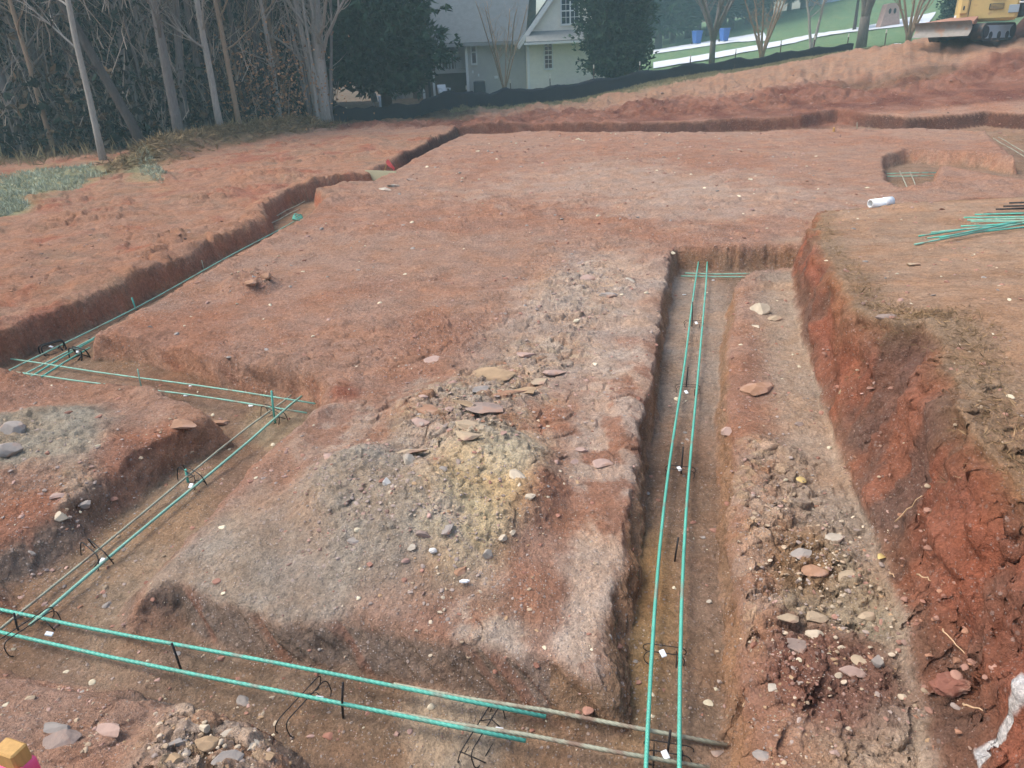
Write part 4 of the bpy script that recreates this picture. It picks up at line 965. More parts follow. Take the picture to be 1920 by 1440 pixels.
# ------------------------------------------------------------------ trees
M_BARK = mat("grey_bark", (112, 106, 100), .95, .25, 6, bump=.01, bscale=20, stretch=(6, 6, 1))
M_BARK_PALE = mat("pale_bark", (150, 144, 134), .9, .22, 6, bump=.008, bscale=20, stretch=(6, 6, 1))
M_BARK_TAN = mat("tan_bark", (138, 118, 96), .9, .22, 6, bump=.008, bscale=20, stretch=(6, 6, 1))
M_BARK_DARK = mat("dark_bark", (74, 68, 64), .95, .25, 6, bump=.01, bscale=20, stretch=(6, 6, 1))
def foliage_mat(name, rough=.8):
    m = mat(name, None, rough, .25, 1.5, spec=.15, attr="Col"); return m
M_FOL = foliage_mat("conifer_foliage"); M_DRY = foliage_mat("dry_leaf_foliage"); M_GRASS = foliage_mat("grass_blade")
def tree_parts(seed, h, r0, top, n_br, br_len, t0=.35, twig=5, wig=.05, sides=7, up=.55, fork=False, sub=2):
    """trunk path from (0,0,0) to top; returns trunk and branch collectors"""
    r = np.random.default_rng(seed); T = MB(); B = MB(); k = 14
    s = np.linspace(0, 1, k); top = np.asarray(top, float)
    path = s[:, None] * top + np.c_[np.cumsum(r.normal(0, wig, k)) * s, np.cumsum(r.normal(0, wig, k)) * s, 0 * s]
    path[0, 2] = -.25
    rad = r0 * (1 - .8 * s) + .012; rad[0] *= 1.35
    T.tube(path, rad, sides + 1)
    def limb(p, d, L, rr, lev):
        n = 6; q = [p]; dd = d / np.linalg.norm(d)
        for i in range(n):
            dd = dd + r.normal(0, .13, 3) + np.array([0, 0, .06]); dd /= np.linalg.norm(dd); q.append(q[-1] + dd * L / n)
        q = np.array(q); B.tube(q, np.linspace(rr, rr * .25, n + 1), 5 if lev == 0 else 4, cap=False)
        if lev < sub:
            for _ in range(twig if lev == 0 else max(2, twig - 2)):
                i = r.integers(1, n + 1); a = r.normal(size=3); a /= np.linalg.norm(a)
                d2 = (q[i] - q[i - 1]); d2 = d2 / np.linalg.norm(d2) * .9 + a * .75 + np.array([0, 0, .2])
                limb(q[i], d2, L * r.uniform(.35, .6), rr * .42, lev + 1)
    for j in range(n_br):
        t = t0 + (1 - t0) * (j + r.random()) / n_br; p = np.array([np.interp(t, s, path[:, c]) for c in range(3)]); a = r.uniform(0, 6.283)
        d = np.array([math.cos(a), math.sin(a), up + r.uniform(-.2, .35)]); limb(p, d, br_len * (1.15 - .7 * t) * r.uniform(.6, 1.2), np.interp(t, s, rad) * .42, 0)
    return T, B
def bare_tree(name, loc, top, label, seed, r0, bark, n_br=16, br_len=2.2, group="bare trees at the wood edge", **k):
    loc = np.asarray(loc, float); e = empty(name, loc, label, "tree", group)
    T, B = tree_parts(seed, 0, r0, np.asarray(top, float) - loc, n_br, br_len, **k)
    T.build("trunk", bark, e, True); B.build("crown", bark, e, True); return e
def trunk_px(base, toppx, Y=None, hx=2.6):
    """base pixel on the wood floor; the trunk passes a second point at the frame's top at about the same distance"""
    p = P(*base, .06); p[2] = H(p[0], p[1])
    if Y is not None: p = PD(base[0], base[1], Y)
    q = PD(toppx[0], toppx[1], p[1] + .3); d = q - p; return p, p + d * hx
WT = [((45, 285), (-2, 130), .21, M_BARK, "thick grey trunk at the photo's left edge of the wood", 10, 2.4),
      ((103, 288), (22, 0), .085, M_BARK_TAN, "thin crooked tan trunk second from the left, forked near the top", 10, 2.0),
      ((193, 300), (122, 0), .10, M_BARK_PALE, "slender pale trunk leaning in front of the dark wood, before the heavy leaning one", 8, 2.0),
      ((278, 290), (122, 15), .17, M_BARK_DARK, "dark trunk leaning strongly to the left", 6, 1.6),
      ((340, 272), (285, 0), .20, M_BARK, "thick straight grey trunk left of the pale clean trunk", 9, 2.2),
      ((417, 262), (367, 0), .135, M_BARK_PALE, "clean pale grey trunk rising from the brush windrow", 10, 2.2),
      ((453, 257), (402, 0), .105, M_BARK_TAN, "tan trunk just right of the clean pale trunk", 12, 2.4)]
for i, (b_, t_, r_, m_, lb, nb, bl) in enumerate(WT):
    p, q = trunk_px(b_, t_); bare_tree("bare_tree", p, q, lb, 100 + i, r_ * .78, m_, nb, bl, t0=.22)
# multi-stemmed pale clump at the corner of the wood
p, q = trunk_px((612, 236), (588, 0))
e = empty("multi_stem_tree", p, "pale many stemmed bare tree at the right corner of the wood", "tree", "bare trees at the wood edge")
T, B = tree_parts(220, 0, .24, q - p, 26, 2.6, t0=.12, twig=5, up=.8); T.build("trunk", M_BARK_PALE, e, True); B.build("crown", M_BARK_PALE, e, True)
r_ = np.random.default_rng(4)
for j in range(13):
    a = r_.uniform(0, 6.283); off = np.array([math.cos(a) * .35 - .15, math.sin(a) * .25, 0]); tp_ = (q - p) * r_.uniform(.55, .9) + np.array([r_.normal(-.5, .9), r_.normal(0, .6), 0])
    T, B2 = tree_parts(300 + j, 0, .04 + .03 * r_.random(), tp_, 5, 1.3, t0=.3, twig=3, sub=1, sides=5)
    for vv in T.v: vv += off * (1 - np.clip(vv[:, 2:3] / 2, 0, 1) * .2)
    B.v = []; B.q = []; B.t = []; B.n = 0; B.c = []
    for vv in B2.v: vv += off * .8
    T.build("stem", M_BARK_PALE if j % 3 else M_BARK, e, True); B2.build("crown", M_BARK_PALE, e, True)
# thin trunks deeper in the wood: a few shared forms, each copy a tree of its own
def copy_thing(src, loc, rz, sc, label=None):
    r = src.copy(); COL.objects.link(r); r.location = loc; r.rotation_euler = (0, 0, rz); r.scale = sc
    if label: r["label"] = label
    for ch in list(src.children):
        c = ch.copy(); COL.objects.link(c); c.parent = r
        for g in list(ch.children):
            d = g.copy(); COL.objects.link(d); d.parent = c
    return r
SRC = []; r_ = np.random.default_rng(11)
spots = []
for j in range(150):
    Y = r_.uniform(24.5, 37); px = r_.uniform(-260, 640); p = PD(px, 200, Y); g = _wood(np.array([p[0]]), np.array([p[1]]))[0]
    if g > .8: spots.append((p[0], p[1]))
for j, (x, y) in enumerate(spots):
    z = H(x, y)
    if j < 7:
        e = bare_tree("thin_tree", (x, y, z), (x + r_.normal(0, .5), y + r_.normal(0, .4), z + 12), "thin bare trunk standing deep in the dark wood on the left", 400 + j, .05 + .012 * j, [M_BARK, M_BARK_PALE, M_BARK_TAN, M_BARK, M_BARK_DARK, M_BARK_PALE, M_BARK][j], 16, 1.8, "thin bare trunks in the wood", t0=.15, wig=.06, sub=2, twig=4)
        SRC.append(e)
    else:
        s = r_.uniform(.75, 1.2); copy_thing(SRC[j % 7], (x, y, z), r_.uniform(0, 6.28), (s, s, s * r_.uniform(.9, 1.2)))

def sprays(pos, dirs, L, wd, cols, r, n_leaf=5, spread=.5, droop=.0):
    """leaf clusters: n_leaf narrow blades per twig"""
    n = len(pos); P0 = np.repeat(pos, n_leaf, 0); D = np.repeat(dirs, n_leaf, 0) + r.normal(0, spread, (n * n_leaf, 3)); D[:, 2] -= droop
    D /= np.linalg.norm(D, axis=1)[:, None]; LL = np.repeat(L, n_leaf) * r.uniform(.6, 1.2, n * n_leaf); S = r.normal(size=D.shape); S -= D * (S * D).sum(1)[:, None]; S /= np.linalg.norm(S, axis=1)[:, None]
    w = LL * wd
    V = np.stack([P0, P0 + D * (LL * .45)[:, None] + S * w[:, None], P0 + D * LL[:, None], P0 + D * (LL * .45)[:, None] - S * w[:, None]], 1).reshape(-1, 3)
    F = np.arange(n * n_leaf * 4).reshape(-1, 4); C = np.repeat(np.repeat(cols, n_leaf, 0) * r.uniform(.8, 1.2, (n * n_leaf, 1)), 4, 0)
    return V, F, C
def conifer(name, loc, h, R, label, seed, n=5200, shape='cone', col=((44, 62, 46), (66, 86, 60)), zlow=.1, L=.42, group="evergreens beside the house", jit=.2, bark=None, droop=.25, vis_trunk=.0, lean=(0, 0)):
    r = np.random.default_rng(seed); loc = np.asarray(loc, float); e = empty(name, loc, label, "tree", group)
    T = MB(); k = 10; s = np.linspace(0, 1, k); T.tube(np.c_[r.normal(0, .04, k) * s, r.normal(0, .04, k) * s, s * h * .97 - .2], (.035 * h * .6 * (1 - .92 * s) + .01), 9)
    nb = int(n / 34); bt = zlow + (1 - zlow) * (np.arange(nb) + r.random(nb)) / nb; pos = []; dr = []; cl = []
    c0, c1 = lin(col[0]), lin(col[1])
    for i in range(nb):
        t = bt[i]; u = (t - zlow) / (1 - zlow)
        rr = R * {'cone': (1 - u) ** .8 * (.55 + .45 * min(1, u / .10)), 'egg': math.sqrt(max(0, 1 - (2 * u * .9 - .72) ** 2 / 1.3)) * (1 - u ** 5) , 'open': math.sin(math.pi * min(1, .15 + u * .85)) ** .6}[shape] * r.uniform(.72, 1.12)
        a = r.uniform(0, 6.283); d = np.array([math.cos(a), math.sin(a), .22 - droop * (1 - u)]); base_ = np.array([0, 0, t * h])
        T.tube([base_, base_ + d * rr * .5, base_ + d * rr * .92 + [0, 0, .05]], [.02 + .012 * rr, .012 + .004 * rr, .004], 4, cap=False)
        m = 34; q = r.random(m) ** .6; p_ = base_ + d * (rr * q)[:, None]; sp = .16 * rr + jit * .6; p_ = p_ + r.normal(0, 1, (m, 3)) * np.array([sp, sp, sp * .55]) * (.35 + .65 * q)[:, None]
        pos.append(p_); dd = np.tile(d, (m, 1)) * .8 + r.normal(0, .35, (m, 3)); dr.append(dd); f = r.random(); cl.append(np.tile(c0 * (1 - f) + c1 * f, (m, 1)) * r.uniform(.75, 1.2, (m, 1)))
    pos = np.concatenate(pos); dr = np.concatenate(dr); cl = np.concatenate(cl)
    V, F, C = sprays(pos, dr, np.full(len(pos), L), .16, cl, r, 5, .45, droop * .6)
    T.build("trunk", bark or M_BARK_DARK, e, True); mesh_np("crown", V, F, M_FOL, False, {"Col": C}, e); return e
# the two evergreens by the house
p = PD(727, 214, 32.0); p[2] = H(p[0], p[1])
conifer("evergreen_tree", p, 11.5, 2.65, "tall dark evergreen with a bare lower trunk in front of the house's left end", 21, 15000, 'cone', ((30, 48, 38), (50, 74, 54)), .11, .34, droop=.2)
p = PD(1152, 168, 39.5); p[2] = H(p[0], p[1])
conifer("cedar_tree", p, 7.0, 1.62, "dense rounded cedar hiding the right side of the house gable", 22, 15000, 'egg', ((40, 62, 52), (66, 90, 70)), .03, .26, droop=-.15, jit=.12)
# forest mass behind and beyond
def pine_src(seed, h, R, c): return conifer("pine_tree", (0, 0, 0), h, R, "dark evergreen standing far back in the wood", seed, 2600, 'open', c, .12, .75, "evergreens far back in the wood", droop=.1)
PS = [pine_src(31, 14, 2.6, ((40, 56, 44), (58, 78, 56))), pine_src(32, 12, 3.0, ((44, 60, 46), (66, 80, 58))), pine_src(33, 15, 2.4, ((36, 50, 42), (54, 70, 54)))]
def px_of(x, y, z=3.0):
    v = np.array([x, y, z - CZ]); return 960 + FPX * (v @ _R) / (v @ _f)
r_ = np.random.default_rng(12); ps = []
for X0, X1, Y0, Y1, n in [(-36, -7, 33, 41, 34), (-44, -9, 42, 52, 26), (-36, -16, 26, 33, 9)]:
    for j in range(n): ps.append((r_.uniform(X0, X1), r_.uniform(Y0, Y1)))
for px, Y in [(1235, 78), (1262, 84), (1290, 88), (1330, 86), (1370, 88), (1400, 92), (1440, 95), (1475, 99), (1500, 96), (1250, 96), (1310, 99), (1355, 100), (1420, 104), (1220, 90), (1180, 86), (1545, 104), (1590, 108), (1640, 110), (1800, 100), (1850, 104), (1900, 108), (1760, 112), (1700, 114), (1950, 96)]:
    p = PD(px, 60, Y); ps.append((p[0], Y))
j = 0
for x, y in ps:
    if y < 60 and (_wood(np.array([x]), np.array([y]))[0] < 1.5 or px_of(x, y) > 560): continue
    s = r_.uniform(.85, 1.25)
    if j < 3: PS[j].location = (x, y, H(x, y) - .2)
    else: 
        o = copy_thing(PS[j % 3], (x, y, H(x, y) - .2), r_.uniform(0, 6.28), (s * 1.15, s * 1.15, s))
        if y > 60: o["label"] = "hazy dark tree in the row beyond the driveway"; o["group"] = "trees beyond the driveway"
    j += 1
# undergrowth and twig mass filling the wood
def undergrowth():
    r = np.random.default_rng(9); n = 60000
    x = r.uniform(-38, -1.5, n); y = r.uniform(22, 46, n); w = _wood(x, y); k = (w > .7) & (960 + FPX * x / (y * .908) < 640); x, y, w = x[k], y[k], w[k]; n = len(x)
    z = base(x, y); hh = r.random(n) ** 1.4 * np.where(w < 2, 2.2, 9.0); 
    cl = np.array([lin(c) for c in [(28, 42, 36), (38, 52, 40), (26, 36, 32), (72, 66, 54), (104, 86, 64), (52, 50, 46)]])
    ci = r.choice(6, n, p=[.24, .18, .22, .18, .10, .08]); pos = np.c_[x, y, z + hh]
    V, F, C = sprays(pos, r.normal(0, 1, (n, 3)), r.uniform(.12, .34, n), .2, cl[ci] * r.uniform(.7, 1.2, (n, 1)), r, 5, .8, .2)
    o = mesh_np("undergrowth", V, F, M_FOL, False, {"Col": C}); tag(o, "tangled undergrowth and foliage filling the wood", "undergrowth", None, "stuff")
    # rusty beech leaves still hanging near the corner
    n = 1500; c = PD(500, 150, 27.5); pos = np.c_[r.normal(c[0], 1.0, n), r.normal(c[1], .8, n), r.normal(c[2] - .3, .9, n)]
    V, F, C = sprays(pos, r.normal(0, 1, (n, 3)) * [1, 1, .3], np.full(n, .10), .35, np.tile(lin((172, 132, 96)), (n, 1)) * r.uniform(.6, 1.1, (n, 1)), r, 2, .6, .1)
    # twigs
    n2 = 9000; x = r.uniform(-30, -1.8, n2); y = r.uniform(22.5, 34, n2); w = _wood(x, y); k = (w > .3) & (w < 9) & (960 + FPX * x / (y * .908) < 650); x, y = x[k], y[k]; n2 = len(x)
    z = base(x, y) + r.random(n2) ** 1.3 * 6; d = r.normal(0, .35, (n2, 3)); d[:, 2] = r.uniform(.3, 1.2, n2); L = r.uniform(.6, 2.0, n2); p0 = np.c_[x, y, z]; p1 = p0 + d * L[:, None]; mid_ = (p0 + p1) / 2 + r.normal(0, .06, (n2, 3))
    wv = .006 + .008 * r.random(n2); V2 = np.stack([p0 - [1, 0, 0] * wv[:, None], p0 + [1, 0, 0] * wv[:, None], mid_ + [1, 0, 0] * wv[:, None], p1, mid_ - [1, 0, 0] * wv[:, None],
                                                   p0 + [0, 1, 0] * wv[:, None], mid_ + [0, 1, 0] * wv[:, None]], 1).reshape(-1, 3)
    a = np.arange(n2)[:, None] * 7; Fq = np.concatenate([a + [0, 1, 2, 4], a + [1, 5, 6, 2], a + [5, 0, 4, 6]]); Ft = np.concatenate([a + [4, 2, 3], a + [2, 6, 3], a + [6, 4, 3]])
    V3 = np.r_[V2, V]; C2 = np.repeat(lin((158, 144, 128)) * r.uniform(.45, 1.2, (n2, 1)), 7, 0)
    o = mesh_np("twig_tangle", V3, [Fq, Ft, F + len(V2)], M_DRY, False, {"Col": np.r_[C2, C]}); tag(o, "tangle of bare twigs and rusty leaves along the wood edge", "twigs", None, "stuff")
    # brush windrow and dry stalks on the ground
    n3 = 5200; path = PL([(235, 322), (330, 290), (400, 272), (480, 262), (560, 248), (620, 240)]); t = r.random(n3) * (len(path) - 1); i = t.astype(int); f = (t - i)[:, None]
    c = path[i] * (1 - f) + path[np.minimum(i + 1, len(path) - 1)] * f + r.normal(0, .38, (n3, 2)); z = terrain(c[:, 0], c[:, 1], False)[0]
    d = r.normal(0, 1, (n3, 3)) * [1, 1, .35]; 
    V, F, C = sprays(np.c_[c, z + .03], d, r.uniform(.08, .3, n3), .05, np.tile(lin((136, 116, 84)), (n3, 1)) * r.uniform(.45, 1.2, (n3, 1)), r, 3, .5, 0)
    n4 = 4200; x = r.uniform(-26, -8, n4); y = r.uniform(16, 30, n4); w = _wood(x, y); k = (w > -1.6) & (w < .8); x, y = x[k], y[k]; z = terrain(x, y, False)[0]
    Vb, Fb, Cb = sprays(np.c_[x, y, z], np.tile([0, 0, 1.0], (len(x), 1)), r.uniform(.1, .55, len(x)), .03, np.tile(lin((136, 122, 88)), (len(x), 1)) * r.uniform(.5, 1.2, (len(x), 1)), r, 3, .4, 0)
    n5 = 3600; pth = BTOP[1:11]; t = r.random(n5) * (len(pth) - 1); i = t.astype(int); f = (t - i)[:, None]
    c = pth[i] * (1 - f) + pth[np.minimum(i + 1, len(pth) - 1)] * f + np.c_[r.normal(.05, .07, n5), r.normal(0, .05, n5)]; z = terrain(c[:, 0], c[:, 1], False)[0]; k = z > .15; c, z = c[k], z[k]
    Vc, Fc, Cc = sprays(np.c_[c, z], r.normal(0, 1, (len(c), 3)) * [1, 1, .5] + [-.4, -.3, .1], r.uniform(.015, .06, len(c)), .035, np.tile(lin((150, 124, 92)), (len(c), 1)) * r.uniform(.4, 1.2, (len(c), 1)), r, 3, .5, .1)
    V = np.r_[V, Vc]; F = np.r_[F, Fc + len(V) - len(Vc)]; C = np.r_[C, Cc]
    o = mesh_np("brush_debris", np.r_[V, Vb], [np.r_[F, Fb + len(V)]], M_DRY, False, {"Col": np.r_[C, Cb]}); tag(o, "brushy debris, dry stalks and root hairs along the wood edge and bank rim", "brush", None, "stuff")
    # grass blades
    X = []; Cg = []
    for (px, py, sx, sy, rot, n) in [(60, 352, 3.3, 1.2, 75, 6500), (5, 402, .9, .45, 70, 2200), (285, 325, 2.6, .25, 62, 900)]:
        c = P(px, py); a = math.radians(rot); u = r.uniform(-1.2, 1.2, n) * sx; v = r.uniform(-1.2, 1.2, n) * sy; x = c[0] + u * math.cos(a) + v * math.sin(a); y = c[1] - u * math.sin(a) + v * math.cos(a)
        k = (u / sx) ** 2 + (v / sy) ** 2 + .5 * fbm(x * 1.2, y * 1.2, 66, 3) < .9; X.append(np.c_[x[k], y[k]])
    n = 26000; x = r.uniform(-2, 19, n); fy = np.interp(x, FENCE[:, 0], FENCE[:, 1]); y = fy - np.abs(r.normal(0, 1.2, n)) - .1; k = fbm(x * .8, y * .8, 67, 3) > -.15; k[::3] = True
    ng = sum(len(q) for q in X); X.append(np.c_[x[k], y[k]])
    X = np.concatenate(X); z = terrain(X[:, 0], X[:, 1], False)[0]; n = len(X); cc = np.where((np.arange(n) < ng)[:, None], lin((166, 170, 146)), lin((136, 130, 98))) * r.uniform(.6, 1.25, (n, 1))
    V, F, C = sprays(np.c_[X, z], np.tile([0, 0, .9], (n, 1)), r.uniform(.05, .13, n), .07, cc, r, 3, .55, 0)
    o = mesh_np("grass", V, F, M_GRASS, False, {"Col": C}); tag(o, "short green grass and dry grass strips at the site's edges", "grass", None, "stuff")
undergrowth()
# ------------------------------------------------------------------ beyond the site
M_SILT = mat("black_silt_fabric", (44, 47, 52), .75, .12, 3, spec=.25)
M_STAKEW = mat("white_tipped_stake", (206, 204, 188), .8, .1, 10); M_STAKE = mat("weathered_stake", (84, 74, 62), .9, .2, 10)
def at(px, Y, py=150):
    p = PD(px, py, Y); return np.array([p[0], Y, H(p[0], Y)])
e = empty("silt_fence", at(1000, 35.3), "long black silt fence sagging between stakes along the site's edge", "silt fence"); eo = np.array(e.location)
fp = np.array([PD(*q)[:2] for q in FENCE_PX[:-1]] ); seg = np.r_[0, np.cumsum(np.hypot(*np.diff(fp, axis=0).T))]
n = 150; t = np.linspace(0, seg[-1], n); fx = np.interp(t, seg, fp[:, 0]); fy = np.interp(t, seg, fp[:, 1]) + .12 * fbm(t * .5, t * 0, 5, 3)
fz = np.array([H(a, b) for a, b in zip(fx, fy)])
STK = [640, 872, 958, 1032, 1114, 1200, 1293, 1376, 1459, 1519, 1582, 1646]; stx = [PD(p, 150, np.interp(p, [q[0] for q in FENCE_PX], [q[2] for q in FENCE_PX]))[0] for p in STK]
hgt = np.interp(t, [0, 6, 12, seg[-1] * .6, seg[-1]], [.55, .78, .82, .62, .42]); ds = np.min(np.abs(fx[:, None] - np.array(stx)[None]), 1)
hgt = hgt - .10 * sstep(0, 1.0, ds) + .05 * fbm(t * 1.4, t * 0 + 3, 6, 3)
V = []; q = []; m_ = 7
for i in range(n):
    for k in range(m_):
        u = k / (m_ - 1); V.append((fx[i] - eo[0], fy[i] - eo[1] + .10 * math.sin(t[i] * 2.2 + 3 * u) * u * (1 - u) + .05 * (1 - u), fz[i] - eo[2] - .06 + (hgt[i] + .06) * u))
for i in range(n - 1):
    for k in range(m_ - 1): q.append([i * m_ + k, (i + 1) * m_ + k, (i + 1) * m_ + k + 1, i * m_ + k + 1])
V = np.array(V); q = np.array(q); nv = len(V); edge = [[i * m_ + m_ - 1, (i + 1) * m_ + m_ - 1, nv + (i + 1) * m_ + m_ - 1, nv + i * m_ + m_ - 1] for i in range(n - 1)]
mesh_np("fabric", np.r_[V, V + [0, .006, 0]], np.r_[q, q[:, ::-1] + nv, edge], M_SILT, True, None, e)
for i, (p, x) in enumerate(zip(STK, stx)):
    y = np.interp(x, fx, fy) + .05; z = H(x, y); hh = [.6, 1.0, 1.15, 1.25, 1.35, 1.0, .95, .95, 1.0, .95, .85, .8][i]
    b = MB(); Mx = Matrix.Translation((x - eo[0], y - eo[1], z - eo[2])) @ Matrix.Rotation(rng.uniform(-.04, .04), 4, 'Y')
    b.box((-.022, 0, -.2), (.022, .03, hh - .16), Mx); o = b.build("stake", M_STAKE, e)
    b = MB(); b.box((-.024, -.003, hh - .16), (.024, .033, hh), Mx); b.build("stake_tip", M_STAKEW, o)

# ---- house
M_STUCCO = mat("cream_stucco", (236, 230, 214), .9, .06, 5, bump=.004, bscale=60); M_SHADE_GREY = mat("shade_grey_wall", (182, 180, 172), .85, .06, 3); M_ROOF = mat("grey_shingles", (92, 100, 104), .9, .14, 4, bump=.01, bscale=18)  # side wall colour is greyed below the stucco to stand in for shade
M_TRIM = mat("white_trim", (222, 224, 220), .5, .03, 10); M_GLASS = mat("dark_window_glass", (38, 48, 62), .12, .15, 3, spec=.6); M_DARKB = mat("brown_basement_wall", (112, 100, 94), .9, .1, 3)
HY = 45.0; hc = PD(988, 170, HY); hb = hc.copy(); e = empty("house", hc, "cream house with grey roof and a gable with white windows", "house")
def hx(px, py, Y=HY): v = PD(px, py, Y); return v[0] - hb[0], v[2] - hb[2]
xR = hx(1166, 60)[0]; zE = hx(986, 73)[1]; zA = zE + 1.22 * xR / 2; xm = xR / 2; xL = hx(872, 100)[0]; xLL = hx(760, 100)[0]
b = MB(); D_ = 9.0
V = [(0, 0, -2), (xR, 0, -2), (xR, 0, zE), (xm, 0, zA), (0, 0, zE)]; V += [(x, D_, z) for x, y, z in V]
b.add(V, [[0, 1, 2, 4], [5, 9, 7, 6], [0, 4, 9, 5], [1, 6, 7, 2], [0, 5, 6, 1]], [[4, 2, 3], [9, 8, 7]]); b.build("gable_wall", M_STUCCO, e)
b = MB(); b.box((xL, .25, -2.5), (-.003, 8, zE)); b.build("side_wall", M_SHADE_GREY, e)
b = MB(); b.box((xLL, 2.0, -2.5), (xL - .003, 8, zE)); b.build("porch_wall", M_DARKB, e)
# gable roof slopes with overhang, main roof slope
def slab(b, P4, th):
    P4 = np.array(P4, float); nrm = np.cross(P4[1] - P4[0], P4[3] - P4[0]); nrm /= np.linalg.norm(nrm); nrm *= np.sign(nrm[2]); Q = P4 + nrm * th
    b.add(np.r_[P4, Q], [[0, 3, 2, 1], [4, 5, 6, 7]] + [[i, (i + 1) % 4, 4 + (i + 1) % 4, 4 + i] for i in range(4)])
ov = .35; sl_ = 1.22
rf = MB(); slab(rf, [(-ov, -.3, zE - ov * sl_ + .02), (xm, -.3, zA + .02), (xm, D_, zA + .02), (-ov, D_, zE - ov * sl_ + .02)], .14); rf.build("roof", M_ROOF, e)
rf = MB(); slab(rf, [(xR + ov, -.3, zE - ov * sl_ + .02), (xm + .004, -.3, zA + .02), (xm + .004, D_, zA + .02), (xR + ov, D_, zE - ov * sl_ + .02)], .14); rf.build("roof", M_ROOF, e)
rf = MB(); zr = zE - .12; slab(rf, [(xLL - 1, -.15, zr), (-.02, -.15, zr - .05), (1.2, 6.5, zr + 7.2), (xLL - 1, 6.5, zr + 7.2)], .14); rf.build("roof", M_ROOF, e)
rf = MB(); slab(rf, [(xLL - 1, 13, zr), (1.2, 13, zr), (1.2, 6.52, zr + 7.2), (xLL - 1, 6.52, zr + 7.2)], .14); rf.build("roof", M_ROOF, e)
for sg in (0, 1):
    b = MB(); x0 = -ov - .03 if sg == 0 else xR + ov + .03; slab(b, [(x0, -.36, zE - ov * sl_ - .10), (xm, -.36, zA - .08), (xm, -.31, zA - .08), (x0, -.31, zE - ov * sl_ - .10)], .24); b.build("rake_board", M_TRIM, e)
b = MB(); slab(b, [(0.02, -.75, zE - .22), (xR, -.75, zE - .22), (xR, -.003, zE + .30), (.02, -.003, zE + .30)], .08); b.build("pent_roof", mat("pent_shingles", (128, 132, 130), .9, .1, 5), e)
b = MB(); b.box((-.12, -.85, zE - .32), (xR + .1, -.755, zE - .20)); b.build("gutter", M_TRIM, e)
b = MB(); b.box((xLL - 1, -.27, zr - .13), (-.13, -.16, zr + .04)); b.build("gutter", mat("grey_gutter", (150, 152, 150), .6), e)
b = MB(); b.box((.06, -.10, -.35), (.20, -.004, zE - .33)); b.build("downspout", M_TRIM, e)
b = MB(); b.box((xL - .02, .13, -1.0), (xL + .12, .245, zr - .14)); b.build("downspout", M_TRIM, e)
def window(cx, cz, w, h, cols, rows, y=0.0, label=None):
    b = MB(); f = .07; b.box((cx - w / 2 - f, y - .05, cz - h / 2 - .10), (cx - w / 2, y - .004, cz + h / 2 + f)); b.box((cx + w / 2, y - .05, cz - h / 2 - .10), (cx + w / 2 + f, y - .004, cz + h / 2 + f))
    b.box((cx - w / 2, y - .05, cz + h / 2), (cx + w / 2, y - .004, cz + h / 2 + f)); b.box((cx - w / 2, y - .07, cz - h / 2 - .10), (cx + w / 2, y - .004, cz - h / 2))
    for i in range(1, cols): x = cx - w / 2 + w * i / cols; k = .04 if cols == 4 and i == 2 else .014; b.box((x - k, y - .040, cz - h / 2), (x + k, y - .022, cz + h / 2))
    for i in range(1, rows): z = cz - h / 2 + h * i / rows; k = .03 if i == rows // 2 else .014; b.box((cx - w / 2, y - .041, z - k), (cx + w / 2, y - .021, z + k))
    o = b.build("window", M_TRIM, e); b = MB(); b.box((cx - w / 2, y - .02, cz - h / 2), (cx + w / 2, y - .005, cz + h / 2)); b.build("pane", M_GLASS, o)
x, z = hx(1028, 103); window(x, z, .40, 1.38, 2, 6)
x, z = hx(1069, 20); window(x, z, .95, 1.28, 4, 4)
x, z = hx(888, 98); window(x, z, .22, 1.15, 1, 2, .25)
# balcony on the porch side
x, z = hx(853, 134); o = MB().box((x - 1.2, .9, z - .10), (xL - .01, 2.0, z + .12)).build("balcony", M_SHADE_GREY, e)
for i in range(9): b = MB(); xx = x - 1.15 + i * .18; b.box((xx - .02, .93, z + .12), (xx + .02, .97, z + .95)); b.build("baluster", M_TRIM, o)
MB().box((x - 1.2, .91, z + .95), (xL - .02, .99, z + 1.02)).build("rail", M_TRIM, o)
x, z = hx(862, 103); MB().box((x - .38, 1.94, z - .9), (x + .3, 1.998, z + .9)).build("door", M_TRIM, e)
# small things against the wall
x, z = hx(900, 165); p = hb + [x, -.55, 0]; p[2] = H(p[0], p[1]); ee = empty("air_conditioner", p, "dark square air conditioner against the house's side wall", "air conditioner")
b = MB(); b.box((-.33, -.33, -.2), (.33, .33, .78), bev=.03); b.build("casing", mat("dark_ac_casing", (58, 64, 70), .6, .1, 30), ee)
b = MB(); a = np.arange(16) * math.pi / 8; b.prism(np.c_[.26 * np.cos(a), .26 * np.sin(a)], .782, .80); b.build("fan_grille", M_BLACK, ee)
for px, py, w in [(886, 135, .09), (897, 141, .08), (930, 145, .2)]:
    x, z = hx(px, py); MB().box((x - w / 2, .18, z - .07), (x + w / 2, .246, z + .07), bev=.01).build("wall_vent", M_TRIM, e)

